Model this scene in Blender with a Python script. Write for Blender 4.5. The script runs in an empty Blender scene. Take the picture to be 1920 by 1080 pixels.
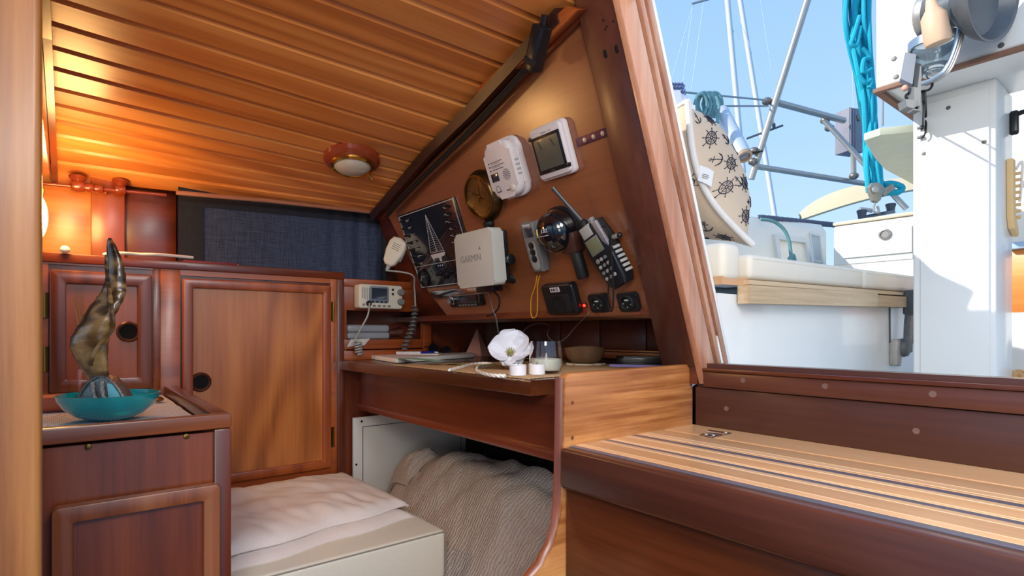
import bpy, bmesh, math, random
from mathutils import Vector, Matrix, noise
random.seed(7)
R_ = math.radians
sc = bpy.context.scene
COL = sc.collection
# ------------------------------------------------------------------ camera
F_PX, HORIZON = 1047.0, 622.0
FWD = Vector((.6215, .7834, 0)); RGT = Vector((.7834, -.6215, 0))
cd = bpy.data.cameras.new('camera'); cam = bpy.data.objects.new('camera', cd); COL.objects.link(cam)
cam.rotation_euler = (R_(90), 0, -math.atan2(.6215, .7834))
cd.sensor_width = 36; cd.lens = F_PX / 1920 * 36; cd.shift_y = (HORIZON - 540) / 1920
cd.clip_start = .02; cd.clip_end = 500
sc.camera = cam
# ------------------------------------------------------------------ world, sun, added fill lamps, exposure
w = bpy.data.worlds.new('sky'); sc.world = w; w.use_nodes = True
nt = w.node_tree; nt.nodes.clear()
out = nt.nodes.new('ShaderNodeOutputWorld'); bg = nt.nodes.new('ShaderNodeBackground')
tc = nt.nodes.new('ShaderNodeTexCoord'); sep = nt.nodes.new('ShaderNodeSeparateXYZ'); rp = nt.nodes.new('ShaderNodeValToRGB')
rp.color_ramp.elements[0].position = 0; rp.color_ramp.elements[0].color = (.52, .70, .90, 1)
rp.color_ramp.elements[1].position = .75; rp.color_ramp.elements[1].color = (.20, .41, .80, 1)
e = rp.color_ramp.elements.new(.3); e.color = (.36, .56, .88, 1)
nt.links.new(tc.outputs['Generated'], sep.inputs[0]); nt.links.new(sep.outputs['Z'], rp.inputs[0])
nt.links.new(rp.outputs[0], bg.inputs[0]); bg.inputs[1].default_value = 1.0
nt.links.new(bg.outputs[0], out.inputs[0])
SUN = Vector((-1, .62, .70)).normalized()
sl = bpy.data.lights.new('sun', 'SUN'); sl.energy = 3.6; sl.angle = R_(.6); sl.color = (1, .95, .87)
so = bpy.data.objects.new('sun', sl); COL.objects.link(so); so.rotation_euler = (-SUN).to_track_quat('-Z', 'Y').to_euler()
def area(name, loc, to, sx, sy, power, colr):
    l = bpy.data.lights.new(name, 'AREA'); l.shape = 'RECTANGLE'; l.size = sx; l.size_y = sy; l.energy = power; l.color = colr
    o = bpy.data.objects.new(name, l); COL.objects.link(o); o.location = loc
    o.rotation_euler = (Vector(to) - Vector(loc)).to_track_quat('-Z', 'Y').to_euler(); return o
area('cabin_fill_high', (-.35, -.25, .54), (.5, 1.3, -.2), .5, .5, 10, (1, .93, .84))  # added fill lamp behind the camera, no real skylight there
area('hatch_fill', (.35, -.24, .63), (.60, .05, -.2), .42, .6, 8.5, (1, .96, .92))  # added fill lamp under the hatch gap, brightens step and end panel
area('cabin_fill_low', (-.55, -.75, -.1), (.45, 1.2, .4), .45, .45, 2.6, (1, .94, .86))  # added low fill lamp for ceiling and doors, no real portlight there
pl = bpy.data.lights.new('reading_lamp_bulb', 'POINT'); pl.energy = 3.4; pl.color = (1, .56, .20); pl.shadow_soft_size = .06
po = bpy.data.objects.new('reading_lamp_bulb', pl); COL.objects.link(po); po.location = (-.005, 1.60, .285)
sc.view_settings.view_transform = 'Standard'; sc.view_settings.look = 'None'
sc.view_settings.gamma = 1; sc.view_settings.use_curve_mapping = False; sc.view_settings.exposure = .42

# ------------------------------------------------------------------ rays from the camera onto the planes of the place
def ray(px, py): return RGT * ((px - 960) / F_PX) + FWD + Vector((0, 0, (HORIZON - py) / F_PX))
def atY(px, py, Y): return ray(px, py) * Y
def onA(px, py, a): d = ray(px, py); return d * (a / d.x)
def onB(px, py, b): d = ray(px, py); return d * (b / d.y)
def onZ(px, py, z): d = ray(px, py); return d * (z / d.z)
KU = Vector((0, -1, 0)); KV = Vector((-.383, 0, 1)).normalized(); KN = KU.cross(KV); KO = Vector((.922, 0, 0))
def K(px, py, h=0):
    d = ray(px, py); return d * ((KO.dot(KN) + h) / d.dot(KN))
def kuv(px, py, h=0): p = K(px, py, h) - KO; return p.dot(KU), p.dot(KV)
def kp(u, v, h=0): return KO + KU * u + KV * v + KN * h
def frame(o, x, y, z=None):
    x = Vector(x).normalized(); y = Vector(y); z = x.cross(y).normalized() if z is None else Vector(z).normalized(); y = z.cross(x)
    return Matrix(((x.x, y.x, z.x, o[0]), (x.y, y.y, z.y, o[1]), (x.z, y.z, z.z, o[2]), (0, 0, 0, 1)))
def MK(u, v, h=0, rot=0): return frame(kp(u, v, h), KU, KV, KN) @ Matrix.Rotation(rot, 4, 'Z')
def T(x=0, y=0, z=0): return Matrix.Translation((x, y, z))

# ------------------------------------------------------------------ materials
def hx(s):
    s = s.lstrip('#'); r = []
    for i in (0, 2, 4):
        c = int(s[i:i+2], 16) / 255; r.append(c / 12.92 if c <= .04045 else ((c + .055) / 1.055) ** 2.4)
    return (*r, 1)
MATS = {}
def mat_base(name):
    m = bpy.data.materials.new(name); m.use_nodes = True; n = m.node_tree
    return m, n, n.nodes['Principled BSDF'], n.nodes.new, n.links.new
def plain(name, col, rough=.5, metal=0, coat=0, trans=0, emit=None, estr=0, var=.06, bump=0, nscale=40, ior=1.45, alpha=1):
    if name in MATS: return MATS[name]
    m, n, b, N, L = mat_base(name)
    c = hx(col) if isinstance(col, str) else col
    b.inputs['Roughness'].default_value = rough; b.inputs['Metallic'].default_value = metal
    b.inputs['Coat Weight'].default_value = coat; b.inputs['Transmission Weight'].default_value = trans; b.inputs['IOR'].default_value = ior
    b.inputs['Alpha'].default_value = alpha
    t = N('ShaderNodeTexCoord'); ns = N('ShaderNodeTexNoise'); ns.inputs['Scale'].default_value = nscale; ns.inputs['Detail'].default_value = 4
    L(t.outputs['Object'], ns.inputs['Vector'])
    mr = N('ShaderNodeMapRange'); mr.inputs['To Min'].default_value = 1 - var; mr.inputs['To Max'].default_value = 1 + var
    L(ns.outputs['Fac'], mr.inputs['Value'])
    h = N('ShaderNodeHueSaturation'); h.inputs['Color'].default_value = c; L(mr.outputs[0], h.inputs['Value']); L(h.outputs[0], b.inputs['Base Color'])
    if bump:
        bp = N('ShaderNodeBump'); bp.inputs['Strength'].default_value = bump; bp.inputs['Distance'].default_value = .002
        L(ns.outputs['Fac'], bp.inputs['Height']); L(bp.outputs[0], b.inputs['Normal'])
    if emit: b.inputs['Emission Color'].default_value = hx(emit); b.inputs['Emission Strength'].default_value = estr
    MATS[name] = m; return m
def wood(name, dark, mid, light, axis='x', rough=.32, coat=.35, figure=9, fscale=2.2, fine=.35, var=.18, stretch=.07, worn=None, bump=.12, amp=.13):
    if name in MATS: return MATS[name]
    m, n, b, N, L = mat_base(name)
    t = N('ShaderNodeTexCoord'); oi = N('ShaderNodeObjectInfo')
    ad = N('ShaderNodeVectorMath'); ad.operation = 'ADD'
    sc_ = N('ShaderNodeVectorMath'); sc_.operation = 'SCALE'; sc_.inputs[0].default_value = (3.1, 7.7, 5.3); L(oi.outputs['Random'], sc_.inputs['Scale'])
    L(t.outputs['Object'], ad.inputs[0]); L(sc_.outputs[0], ad.inputs[1])
    mp = N('ShaderNodeMapping'); s = [1, 1, 1]; s['xyz'.index(axis)] = stretch; mp.inputs['Scale'].default_value = s
    L(ad.outputs[0], mp.inputs['Vector'])
    n1 = N('ShaderNodeTexNoise'); n1.inputs['Scale'].default_value = fscale; n1.inputs['Detail'].default_value = 2; n1.inputs['Distortion'].default_value = .4
    L(mp.outputs[0], n1.inputs['Vector'])
    mu = N('ShaderNodeMath'); mu.operation = 'MULTIPLY'; mu.inputs[1].default_value = figure * 6.28; L(n1.outputs['Fac'], mu.inputs[0])
    si = N('ShaderNodeMath'); si.operation = 'SINE'; L(mu.outputs[0], si.inputs[0])
    n2 = N('ShaderNodeTexNoise'); n2.inputs['Scale'].default_value = 90; n2.inputs['Detail'].default_value = 5; n2.inputs['Roughness'].default_value = .65
    mp2 = N('ShaderNodeMapping'); s2 = [1, 1, 1]; s2['xyz'.index(axis)] = .04; mp2.inputs['Scale'].default_value = s2
    L(ad.outputs[0], mp2.inputs['Vector']); L(mp2.outputs[0], n2.inputs['Vector'])
    n3 = N('ShaderNodeTexNoise'); n3.inputs['Scale'].default_value = 5; n3.inputs['Detail'].default_value = 3; L(mp.outputs[0], n3.inputs['Vector'])
    a1 = N('ShaderNodeMath'); a1.operation = 'MULTIPLY_ADD'; a1.inputs[1].default_value = amp; L(si.outputs[0], a1.inputs[0])
    a2 = N('ShaderNodeMath'); a2.operation = 'MULTIPLY_ADD'; a2.inputs[1].default_value = fine * 1.6; a2.inputs[2].default_value = .5 - fine * .8 - .0
    L(n2.outputs['Fac'], a2.inputs[0]); L(a2.outputs[0], a1.inputs[2])
    a3 = N('ShaderNodeMath'); a3.operation = 'MULTIPLY_ADD'; a3.inputs[1].default_value = .5; L(n3.outputs['Fac'], a3.inputs[0])
    su = N('ShaderNodeMath'); su.operation = 'SUBTRACT'; su.inputs[1].default_value = .25; L(a1.outputs[0], su.inputs[0]); L(su.outputs[0], a3.inputs[2])
    r = N('ShaderNodeValToRGB'); el = r.color_ramp.elements
    el[0].position = .15; el[0].color = hx(dark); el[1].position = .85; el[1].color = hx(light); q = el.new(.5); q.color = hx(mid)
    L(a3.outputs[0], r.inputs[0])
    mr = N('ShaderNodeMapRange'); mr.inputs['To Min'].default_value = 1 - var; mr.inputs['To Max'].default_value = 1 + var; L(oi.outputs['Random'], mr.inputs['Value'])
    h = N('ShaderNodeHueSaturation'); L(r.outputs[0], h.inputs['Color']); L(mr.outputs[0], h.inputs['Value'])
    last = h.outputs[0]
    if worn:   # rubbed, blotchy old varnish
        n4 = N('ShaderNodeTexNoise'); n4.inputs['Scale'].default_value = 9; n4.inputs['Detail'].default_value = 6; L(t.outputs['Object'], n4.inputs['Vector'])
        r4 = N('ShaderNodeValToRGB'); r4.color_ramp.elements[0].position = .42; r4.color_ramp.elements[1].position = .62; L(n4.outputs['Fac'], r4.inputs[0])
        mx = N('ShaderNodeMix'); mx.data_type = 'RGBA'; L(r4.outputs[0], mx.inputs['Factor']); L(last, mx.inputs['A']); mx.inputs['B'].default_value = hx(worn)
        mm = N('ShaderNodeMath'); mm.operation = 'MULTIPLY'; mm.inputs[1].default_value = .55; L(r4.outputs[0], mm.inputs[0]); L(mm.outputs[0], mx.inputs['Factor'])
        last = mx.outputs['Result']
    L(last, b.inputs['Base Color'])
    bp = N('ShaderNodeBump'); bp.inputs['Strength'].default_value = bump; bp.inputs['Distance'].default_value = .001
    L(a1.outputs[0], bp.inputs['Height']); L(bp.outputs[0], b.inputs['Normal'])
    rr = N('ShaderNodeMapRange'); rr.inputs['To Min'].default_value = rough * .75; rr.inputs['To Max'].default_value = rough * 1.35
    L(n3.outputs['Fac'], rr.inputs['Value']); L(rr.outputs[0], b.inputs['Roughness'])
    b.inputs['Coat Weight'].default_value = coat; b.inputs['Coat Roughness'].default_value = .22
    MATS[name] = m; return m
def W(kind, ax):
    P = {'door': ('#7c3f18', '#b0662e', '#cd8744', .30, .4), 'frame': ('#6e2e12', '#99491c', '#b36028', .30, .45), 'dark': ('#3c160c', '#5f2713', '#7a361b', .30, .45),
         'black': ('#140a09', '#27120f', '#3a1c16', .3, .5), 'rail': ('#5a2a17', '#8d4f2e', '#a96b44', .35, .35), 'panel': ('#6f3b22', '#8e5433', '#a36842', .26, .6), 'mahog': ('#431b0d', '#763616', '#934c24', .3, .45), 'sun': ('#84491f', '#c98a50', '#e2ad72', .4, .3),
         'post': ('#5a2a12', '#95602f', '#b8824c', .42, .3), 'ceil': ('#a95c26', '#dc8840', '#efa65c', .36, .25), 'teak': ('#cf9765', '#e0ae7e', '#ecc49a', .3, .8),
         'step': ('#2f140c', '#552812', '#6f3a1d', .26, .5), 'grey': ('#a48a68', '#bfa481', '#d4bd9c', .7, 0), 'jamb': ('#8a5540', '#bf8668', '#dba888', .28, .6), 'sill': ('#2f1510', '#4a251b', '#633628', .35, .35)}[kind]
    kw = {}
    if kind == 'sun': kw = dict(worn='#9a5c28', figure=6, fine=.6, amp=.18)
    if kind == 'panel': kw = dict(figure=3, fscale=1.6, fine=.2, stretch=.3)
    if kind == 'ceil': kw = dict(figure=9, fscale=3.5, fine=.28, var=.12, stretch=.05)
    if kind == 'door': kw = dict(figure=13, fscale=2.4, stretch=.22, var=.08, amp=.13)
    if kind == 'grey': kw = dict(fine=.6)
    return wood('%s wood %s' % (kind, ax), P[0], P[1], P[2], ax, P[3], P[4], **kw)
white_gel = plain('white gelcoat', '#e9e8e2', .3, coat=.3, var=.03, nscale=6)
cream_gel = plain('cream gelcoat', '#ebe6da', .35, coat=.2, var=.03, nscale=6)
whitep = plain('white plastic', '#cdc7c9', .4, var=.02)
offwhite = plain('off white plastic', '#ccc6b6', .45, var=.03)
black = plain('black plastic', '#15161a', .3, var=.1)
blackrub = plain('black rubber', '#0e0f12', .6, var=.1)
greyp = plain('grey plastic', '#6f7272', .45)
lgrey = plain('light grey plastic', '#9b9d9a', .5)
void = plain('unlit hollow', '#070505', .9)  # near black colour stands for the darkness inside holes and gaps
chrome = plain('chrome', '#c9ccd0', .12, 1, var=.02)
steel = plain('stainless steel', '#b8b2aa', .35, .55, var=.1)
brass = plain('aged brass', '#8a6a34', .28, 1, var=.2)
brass_b = plain('bright brass', '#c79a45', .2, 1)
copper = plain('varnished red wood', '#8a3a1e', .2, coat=.6)
glass = plain('clear glass', '#ffffff', .02, trans=1, var=0)
lensm = plain('frosted lens', '#c9bfae', .25, coat=.5, var=.1, nscale=60)
screen = plain('lcd glass', '#4a5048', .15, coat=.6)
scr_dk = plain('dark display', '#2c3440', .15, coat=.6)
inkm = plain('navy ink', '#20263f', .8); inkd = plain('dark print', '#3b3b3f', .7); inkw = plain('pale print', '#b9bcc2', .6)
red_led = plain('red led', '#ff2010', .4, emit='#ff2010', estr=6)
leather = plain('cream vinyl', '#dad2c2', .42, var=.04, bump=.15, nscale=120)
sheetm = plain('beige cotton', '#ded3cd', .85, var=.05, bump=.3, nscale=160)
cream_cush = plain('cockpit vinyl', '#e2d8c6', .5, var=.03)
navy = plain('navy glossy plate', '#14161f', .18, coat=.6)

# ------------------------------------------------------------------ mesh builder
class MB:
    def __init__(s, M=None): s.bm = bmesh.new(); s.M = M or Matrix()
    def _v(s, pts): return [s.bm.verts.new(s.M @ Vector(p)) for p in pts]
    def _f(s, vs):
        try: return s.bm.faces.new(vs)
        except ValueError: return None
    def box(s, x0, x1, y0, y1, z0, z1, bev=0, seg=2, M=None):
        old = s.M
        if M is not None: s.M = s.M @ M
        vs = s._v([(x, y, z) for x in (x0, x1) for y in (y0, y1) for z in (z0, z1)])
        fs = [s._f([vs[i] for i in q]) for q in ((0, 1, 3, 2), (4, 6, 7, 5), (0, 4, 5, 1), (2, 3, 7, 6), (0, 2, 6, 4), (1, 5, 7, 3))]
        if bev:
            es = list({e for f in fs for e in f.edges})
            bmesh.ops.bevel(s.bm, geom=es, offset=bev, segments=seg, affect='EDGES', profile=.5)
        s.M = old; return s
    def prism(s, poly, z0, z1, bev=0, seg=2, taper=1):
        cx = sum(p[0] for p in poly) / len(poly); cy = sum(p[1] for p in poly) / len(poly)
        lo = s._v([(p[0], p[1], z0) for p in poly]); hi = s._v([(cx + (p[0] - cx) * taper, cy + (p[1] - cy) * taper, z1) for p in poly]); n = len(poly)
        fs = [s._f(lo[::-1]), s._f(hi)] + [s._f([lo[i], lo[(i + 1) % n], hi[(i + 1) % n], hi[i]]) for i in range(n)]
        if bev: bmesh.ops.bevel(s.bm, geom=list({e for f in (fs[0], fs[1]) for e in f.edges}), offset=bev, segments=seg, affect='EDGES', profile=.5)
        return s
    def hexa(s, lo, hi):     # 4 + 4 corner points
        a = s._v(lo); b = s._v(hi)
        s._f(a[::-1]); s._f(b)
        for i in range(4): s._f([a[i], a[(i + 1) % 4], b[(i + 1) % 4], b[i]])
        return s
    def ring(s, outer, inner, z0, z1):
        n = len(outer); A = s._v([(*p, z0) for p in outer]); B = s._v([(*p, z1) for p in outer]); C = s._v([(*p, z0) for p in inner]); D = s._v([(*p, z1) for p in inner])
        for i in range(n):
            j = (i + 1) % n
            s._f([A[i], A[j], B[j], B[i]]); s._f([C[j], C[i], D[i], D[j]]); s._f([B[i], B[j], D[j], D[i]]); s._f([A[j], A[i], C[i], C[j]])
        return s
    def lathe(s, prof, seg=32, M=None, cap=True):
        M = M or Matrix(); rings = []
        for r, z in prof:
            if r < 1e-6: rings.append(s._v([M @ Vector((0, 0, z))]))
            else: rings.append(s._v([M @ Vector((r * math.cos(2 * math.pi * i / seg), r * math.sin(2 * math.pi * i / seg), z)) for i in range(seg)]))
        for a, b in zip(rings, rings[1:]):
            for i in range(seg):
                j = (i + 1) % seg
                if len(a) == 1 and len(b) == 1: continue
                if len(a) == 1: s._f([a[0], b[i], b[j]])
                elif len(b) == 1: s._f([a[j], a[i], b[0]])
                else: s._f([a[i], a[j], b[j], b[i]])
        if cap:
            if len(rings[0]) > 1: s._f(rings[0])
            if len(rings[-1]) > 1: s._f(rings[-1])
        return s
    def tube(s, pts, r, seg=8, closed=False, flat=1):
        pts = [Vector(p) for p in pts]; n = len(pts); rs = r if isinstance(r, (list, tuple)) else [r] * n
        rings = []; up = None
        for i in range(n):
            if closed: d = pts[(i + 1) % n] - pts[i - 1]
            else: d = pts[min(i + 1, n - 1)] - pts[max(i - 1, 0)]
            d = d.normalized() if d.length > 1e-9 else Vector((0, 0, 1))
            if up is None: up = d.orthogonal().normalized()
            up = (up - d * up.dot(d)); up = up.normalized() if up.length > 1e-6 else d.orthogonal().normalized()
            sd = d.cross(up)
            rings.append(s._v([pts[i] + up * rs[i] * math.cos(2 * math.pi * k / seg) + sd * rs[i] * flat * math.sin(2 * math.pi * k / seg) for k in range(seg)]))
        m = n if closed else n - 1
        for i in range(m):
            a, b = rings[i], rings[(i + 1) % n]
            for k in range(seg): s._f([a[k], a[(k + 1) % seg], b[(k + 1) % seg], b[k]])
        if not closed: s._f(rings[0][::-1]); s._f(rings[-1])
        return s
    def ball(s, c, rx, ry=None, rz=None, seg=20, M=None):
        ry = ry or rx; rz = rz or rx; M = (M or Matrix())
        prof = [(math.sin(math.pi * i / (seg // 2)), -math.cos(math.pi * i / (seg // 2))) for i in range(seg // 2 + 1)]
        prof[0] = (0, -1); prof[-1] = (0, 1)
        return s.lathe(prof, seg, T(*c) @ M @ Matrix.Diagonal((rx, ry, rz, 1)))
    def sheet(s, nx, ny, f, th=0):
        g = [[None] * (ny + 1) for _ in range(nx + 1)]
        P = [[Vector(f(i / nx, j / ny)) for j in range(ny + 1)] for i in range(nx + 1)]
        for i in range(nx + 1):
            for j in range(ny + 1): g[i][j] = s._v([P[i][j]])[0]
        for i in range(nx):
            for j in range(ny): s._f([g[i][j], g[i + 1][j], g[i + 1][j + 1], g[i][j + 1]])
        if th:
            h = [[None] * (ny + 1) for _ in range(nx + 1)]
            for i in range(nx + 1):
                for j in range(ny + 1):
                    du = P[min(i + 1, nx)][j] - P[max(i - 1, 0)][j]; dv = P[i][min(j + 1, ny)] - P[i][max(j - 1, 0)]
                    nn = du.cross(dv); nn = nn.normalized() if nn.length > 1e-12 else Vector((0, 0, 1))
                    h[i][j] = s._v([P[i][j] - nn * th])[0]
            for i in range(nx):
                for j in range(ny): s._f([h[i][j + 1], h[i + 1][j + 1], h[i + 1][j], h[i][j]])
            for i in range(nx):
                s._f([g[i + 1][0], g[i][0], h[i][0], h[i + 1][0]]); s._f([g[i][ny], g[i + 1][ny], h[i + 1][ny], h[i][ny]])
            for j in range(ny):
                s._f([g[0][j], g[0][j + 1], h[0][j + 1], h[0][j]]); s._f([g[nx][j + 1], g[nx][j], h[nx][j], h[nx][j + 1]])
        return s
    def text(s, txt, size, M, th=.0004):
        cu = bpy.data.curves.new('t', 'FONT'); cu.body = txt; cu.size = size; cu.extrude = th; cu.align_x = 'CENTER'; cu.align_y = 'CENTER'
        o = bpy.data.objects.new('t', cu); COL.objects.link(o); dg = bpy.context.evaluated_depsgraph_get()
        me = bpy.data.meshes.new_from_object(o.evaluated_get(dg)); me.transform(s.M @ M); s.bm.from_mesh(me)
        bpy.data.objects.remove(o); bpy.data.meshes.remove(me); bpy.data.curves.remove(cu); return s
    def build(s, name, m, parent=None, local=False, smooth=True, ang=35, **tags):
        bm = s.bm; bmesh.ops.recalc_face_normals(bm, faces=bm.faces)
        if smooth:
            for f in bm.faces: f.smooth = True
            for e_ in bm.edges:
                if len(e_.link_faces) == 2 and e_.calc_face_angle(0) > R_(ang): e_.smooth = False
        me = bpy.data.meshes.new(name); 
        if parent is not None and not local: bm.transform(ROOT[parent.name].inverted())
        org = Vector((0, 0, 0))
        if parent is None and not local:
            vs = [v.co for v in bm.verts]; org = Vector(((min(v.x for v in vs) + max(v.x for v in vs)) / 2, (min(v.y for v in vs) + max(v.y for v in vs)) / 2, min(v.z for v in vs)))
            bm.transform(T(*(-org)))
        bm.to_mesh(me); bm.free(); me.materials.append(m)
        o = bpy.data.objects.new(name, me); COL.objects.link(o)
        if parent is not None: o.parent = parent
        else: o.location = org
        ROOT[o.name] = ROOT[parent.name] if parent is not None else T(*org)
        for k, v in tags.items(): o[k] = v
        return o
ROOT = {}
def thing(name, label, cat, M, group=None):
    o = bpy.data.objects.new(name, None); COL.objects.link(o); o.empty_display_size = .03
    if not isinstance(M, Matrix): M = T(*M)
    o.matrix_world = M; ROOT[o.name] = M.copy(); o['label'] = label; o['category'] = cat
    if group: o['group'] = group
    return o
def tag(o, label, cat, group=None):
    o['label'] = label; o['category'] = cat
    if group: o['group'] = group
    return o
def struct(o): o['kind'] = 'structure'; return o
def copy_thing(src, M, label):
    r = src.copy(); COL.objects.link(r); r.matrix_world = M; r['label'] = label
    def kids(a, b):
        for ch in [x for x in list(COL.objects) if x.parent == a]:
            c = ch.copy(); COL.objects.link(c); c.parent = b; kids(ch, c)
    kids(src, r); ROOT[r.name] = M.copy(); return r
def rrect(w, h, r, n=5, cx=0, cy=0):
    P = []
    for (x, y, a0) in ((w/2-r, h/2-r, 0), (-w/2+r, h/2-r, 90), (-w/2+r, -h/2+r, 180), (w/2-r, -h/2+r, 270)):
        for i in range(n + 1): t = R_(a0 + 90 * i / n); P.append((cx + x + r * math.cos(t), cy + y + r * math.sin(t)))
    return P
def circ(r, n=32, cx=0, cy=0): return [(cx + r * math.cos(2*math.pi*i/n), cy + r * math.sin(2*math.pi*i/n)) for i in range(n)]
def lerp(a, b, t): return a + (b - a) * t
def interp(tab, x):
    tab = sorted(tab)
    if x <= tab[0][0]: return tab[0][1]
    for (x0, y0), (x1, y1) in zip(tab, tab[1:]):
        if x <= x1: return y0 + (y1 - y0) * (x - x0) / (x1 - x0)
    return tab[-1][1]
def spline(pts, n=8, closed=False):
    P = [Vector(p) for p in pts]; out_ = []; m = len(P)
    for i in range(m if closed else m - 1):
        p0 = P[i - 1] if (closed or i > 0) else P[0]; p1 = P[i]; p2 = P[(i + 1) % m]; p3 = P[(i + 2) % m] if (closed or i + 2 < m) else P[-1]
        for k in range(n):
            t = k / n; out_.append(.5 * ((2 * p1) + (p2 - p0) * t + (2*p0 - 5*p1 + 4*p2 - p3) * t*t + (3*p1 - p0 - 3*p2 + p3) * t**3))
    if not closed: out_.append(P[-1])
    return out_
def strip_of(p0, p1, n):  return [Vector(p0).lerp(Vector(p1), i / n) for i in range(n + 1)]
# a bmesh frame in a wall plane: local x along wall, y up, z out of the wall
def MBp(b): return frame((0, b, 0), (1, 0, 0), (0, 0, 1), (0, -1, 0))       # plane y=b, faces -y
def MAp(a): return frame((a, 0, 0), (0, -1, 0), (0, 0, 1), (-1, 0, 0))      # plane x=a, faces -x

BW = 1.66      # face of the cabinets
ZF = -.95      # cabin floor
# ================================================================== SETTING
struct(MB().box(-1.2, 2.0, -1.0, 1.95, ZF - .04, ZF).build('floor', W('dark', 'x')))
# ceiling: backing sheet and tongue-and-groove planks
LT = [(.45, .590), (.55, .575), (.69, .562), (.835, .550), (.907, .545), (.98, .537), (1.053, .530), (1.126, .5216), (1.199, .514), (1.27, .5034), (1.343, .494), (1.415, .4807), (1.488, .473), (1.56, .461), (1.633, .45), (1.706, .439), (1.779, .424), (1.87, .395)]
RT = [(.45, .604), (.55, .594), (.69, .580), (.765, .571), (.833, .56), (.904, .547), (.974, .533), (1.05, .514), (1.126, .494), (1.199, .478), (1.27, .463), (1.33, .449), (1.38, .437), (1.43, .425), (1.475, .415), (1.52, .405), (1.565, .396), (1.61, .388), (1.66, .38)]
rb = [.55, .62, .69, .765, .835, .907, .98, 1.053, 1.126, 1.199, 1.27, 1.33, 1.38, 1.43, 1.475, 1.52, 1.565, 1.61, 1.67]
lb = [.55, .62, .69, .765, .835, .907, .98, 1.053, 1.126, 1.199, 1.272, 1.345, 1.418, 1.491, 1.564, 1.637, 1.71, 1.783, 1.87]
AL, AR = -.03, .76
def cz(t, bl, br): return lerp(interp(LT, bl), interp(RT, br), t)
def cpt(t, bl, br, dz=0):
    return Vector((lerp(AL, AR, t), lerp(bl, br, t), cz(t, bl, br) + dz))
m = MB(); m.sheet(6, len(rb) - 1, lambda u, v: cpt(u, lb[round(v * (len(rb) - 1))], rb[round(v * (len(rb) - 1))], .034), .02)
ceil = struct(m.build('ceiling', W('dark', 'x')))
for k in range(len(rb) - 1):
    m = MB(); n = 8; rows = []
    for i in range(n + 1):
        t = i / n; p0 = cpt(t, lb[k], rb[k]); p1 = cpt(t, lb[k + 1], rb[k + 1]); d = (p1 - p0); L_ = d.length; d.normalize()
        up = Vector((1, 0, 0)).cross(d); up = up if up.z > 0 else -up
        g = .0012; c = .011
        sec = [p0 + d * g + up * .012, p0 + d * g + up * .009, p0 + d * (g + c * .5) + up * .004, p0 + d * (g + c), p1 - d * (g + .003), p1 - d * g + up * .003, p1 - d * g + up * .012]
        rows.append(m._v(sec))
    for i in range(n):
        for j in range(7): m._f([rows[i][j], rows[i + 1][j], rows[i + 1][(j + 1) % 7], rows[i][(j + 1) % 7]])
    m._f(rows[0]); m._f(rows[-1][::-1])
    m.build('plank', W('ceil', 'x'), ceil, ang=20)
cl_ = Vector((.572, 1.385, cz((.568 - AL) / (AR - AL), 1.372, 1.36) + .002)); nd = Vector((-.06, -.20, -1)).normalized()
Mcl = frame(cl_, (1, 0, -.06), nd.cross(Vector((1, 0, -.06))), nd)
lp_ = thing('ceiling_lamp', 'round wooden ceiling lamp with brass rim and frosted glass lens', 'lamp', Mcl)
MB(Mcl).lathe([(.050, -.002), (.066, -.002), (.071, .006), (.070, .018), (.062, .027), (.050, .030)], 48, cap=False).build('wooden_ring', copper, lp_)
MB(Mcl).lathe([(.056, .026), (.055, .033), (.051, .037), (.047, .036), (.045, .034)], 48, cap=False).build('brass_rim', brass_b, lp_)
MB(Mcl).lathe([(.047, .032), (.040, .039), (.025, .045), (0, .047)], 48, cap=False).build('lens', lensm, lp_)
MB(Mcl).tube([(.047, -.012, .034), (.055, -.016, .038), (.060, -.017, .046)], .0035, 8).build('switch_lever', brass_b, lp_)
# hull side behind the cabinets, back of the shelf above them
wl = MB(); wl.hexa([(-1.6, 1.88, -.95), (1.0, 1.90, -.95), (1.0, 1.96, -.95), (-1.6, 1.96, -.95)], [(-1.6, 1.87, .64), (1.0, 1.87, .64), (1.0, 1.96, .64), (-1.6, 1.96, .64)])
wback = struct(wl.build('wall_back', W('dark', 'x')))
# panels at the left of the shelf, lamp glow put into the orange wood
Mb = MBp(1.84)
p0 = onB(78, 470, 1.84).x
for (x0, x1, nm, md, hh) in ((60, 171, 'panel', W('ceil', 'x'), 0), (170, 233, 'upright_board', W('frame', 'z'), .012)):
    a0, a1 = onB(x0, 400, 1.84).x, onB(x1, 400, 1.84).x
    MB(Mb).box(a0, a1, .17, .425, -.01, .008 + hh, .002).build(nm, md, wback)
a0, a1 = onB(231, 400, 1.84).x, onB(330, 400, 1.84).x
MB(Mb).box(a0, a1, .17, .41, -.01, .004, .001).build('panel', W('dark', 'x'), wback)
# forward partition: post at the left edge, the dark trim behind it
wf = struct(MB().box(-.62, -.09, .745, .775, ZF, .62).box(-.09, -.035, .775, 1.66, .36, .62).build('wall_forward', W('dark', 'z')))
MB().box(-.40, onB(77, 500, .70).x, .70, .745, ZF, .62, .006, 3).build('post', W('post', 'z'), wf)
tr = MB(); q = [cpt(0, b, b) for b in (.78, 1.0, 1.2, 1.4, 1.6, 1.75, 1.85)]
for a_, b_ in zip(q, q[1:]):
    tr.hexa([(-.034, a_.y, a_.z - .03), (-.022, a_.y, a_.z - .03), (-.022, b_.y, b_.z - .03), (-.034, b_.y, b_.z - .03)], [(-.034, a_.y, a_.z + .01), (-.022, a_.y, a_.z + .01), (-.022, b_.y, b_.z + .01), (-.034, b_.y, b_.z + .01)])
struct(tr.build('trim_1', W('dark', 'y')))

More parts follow.
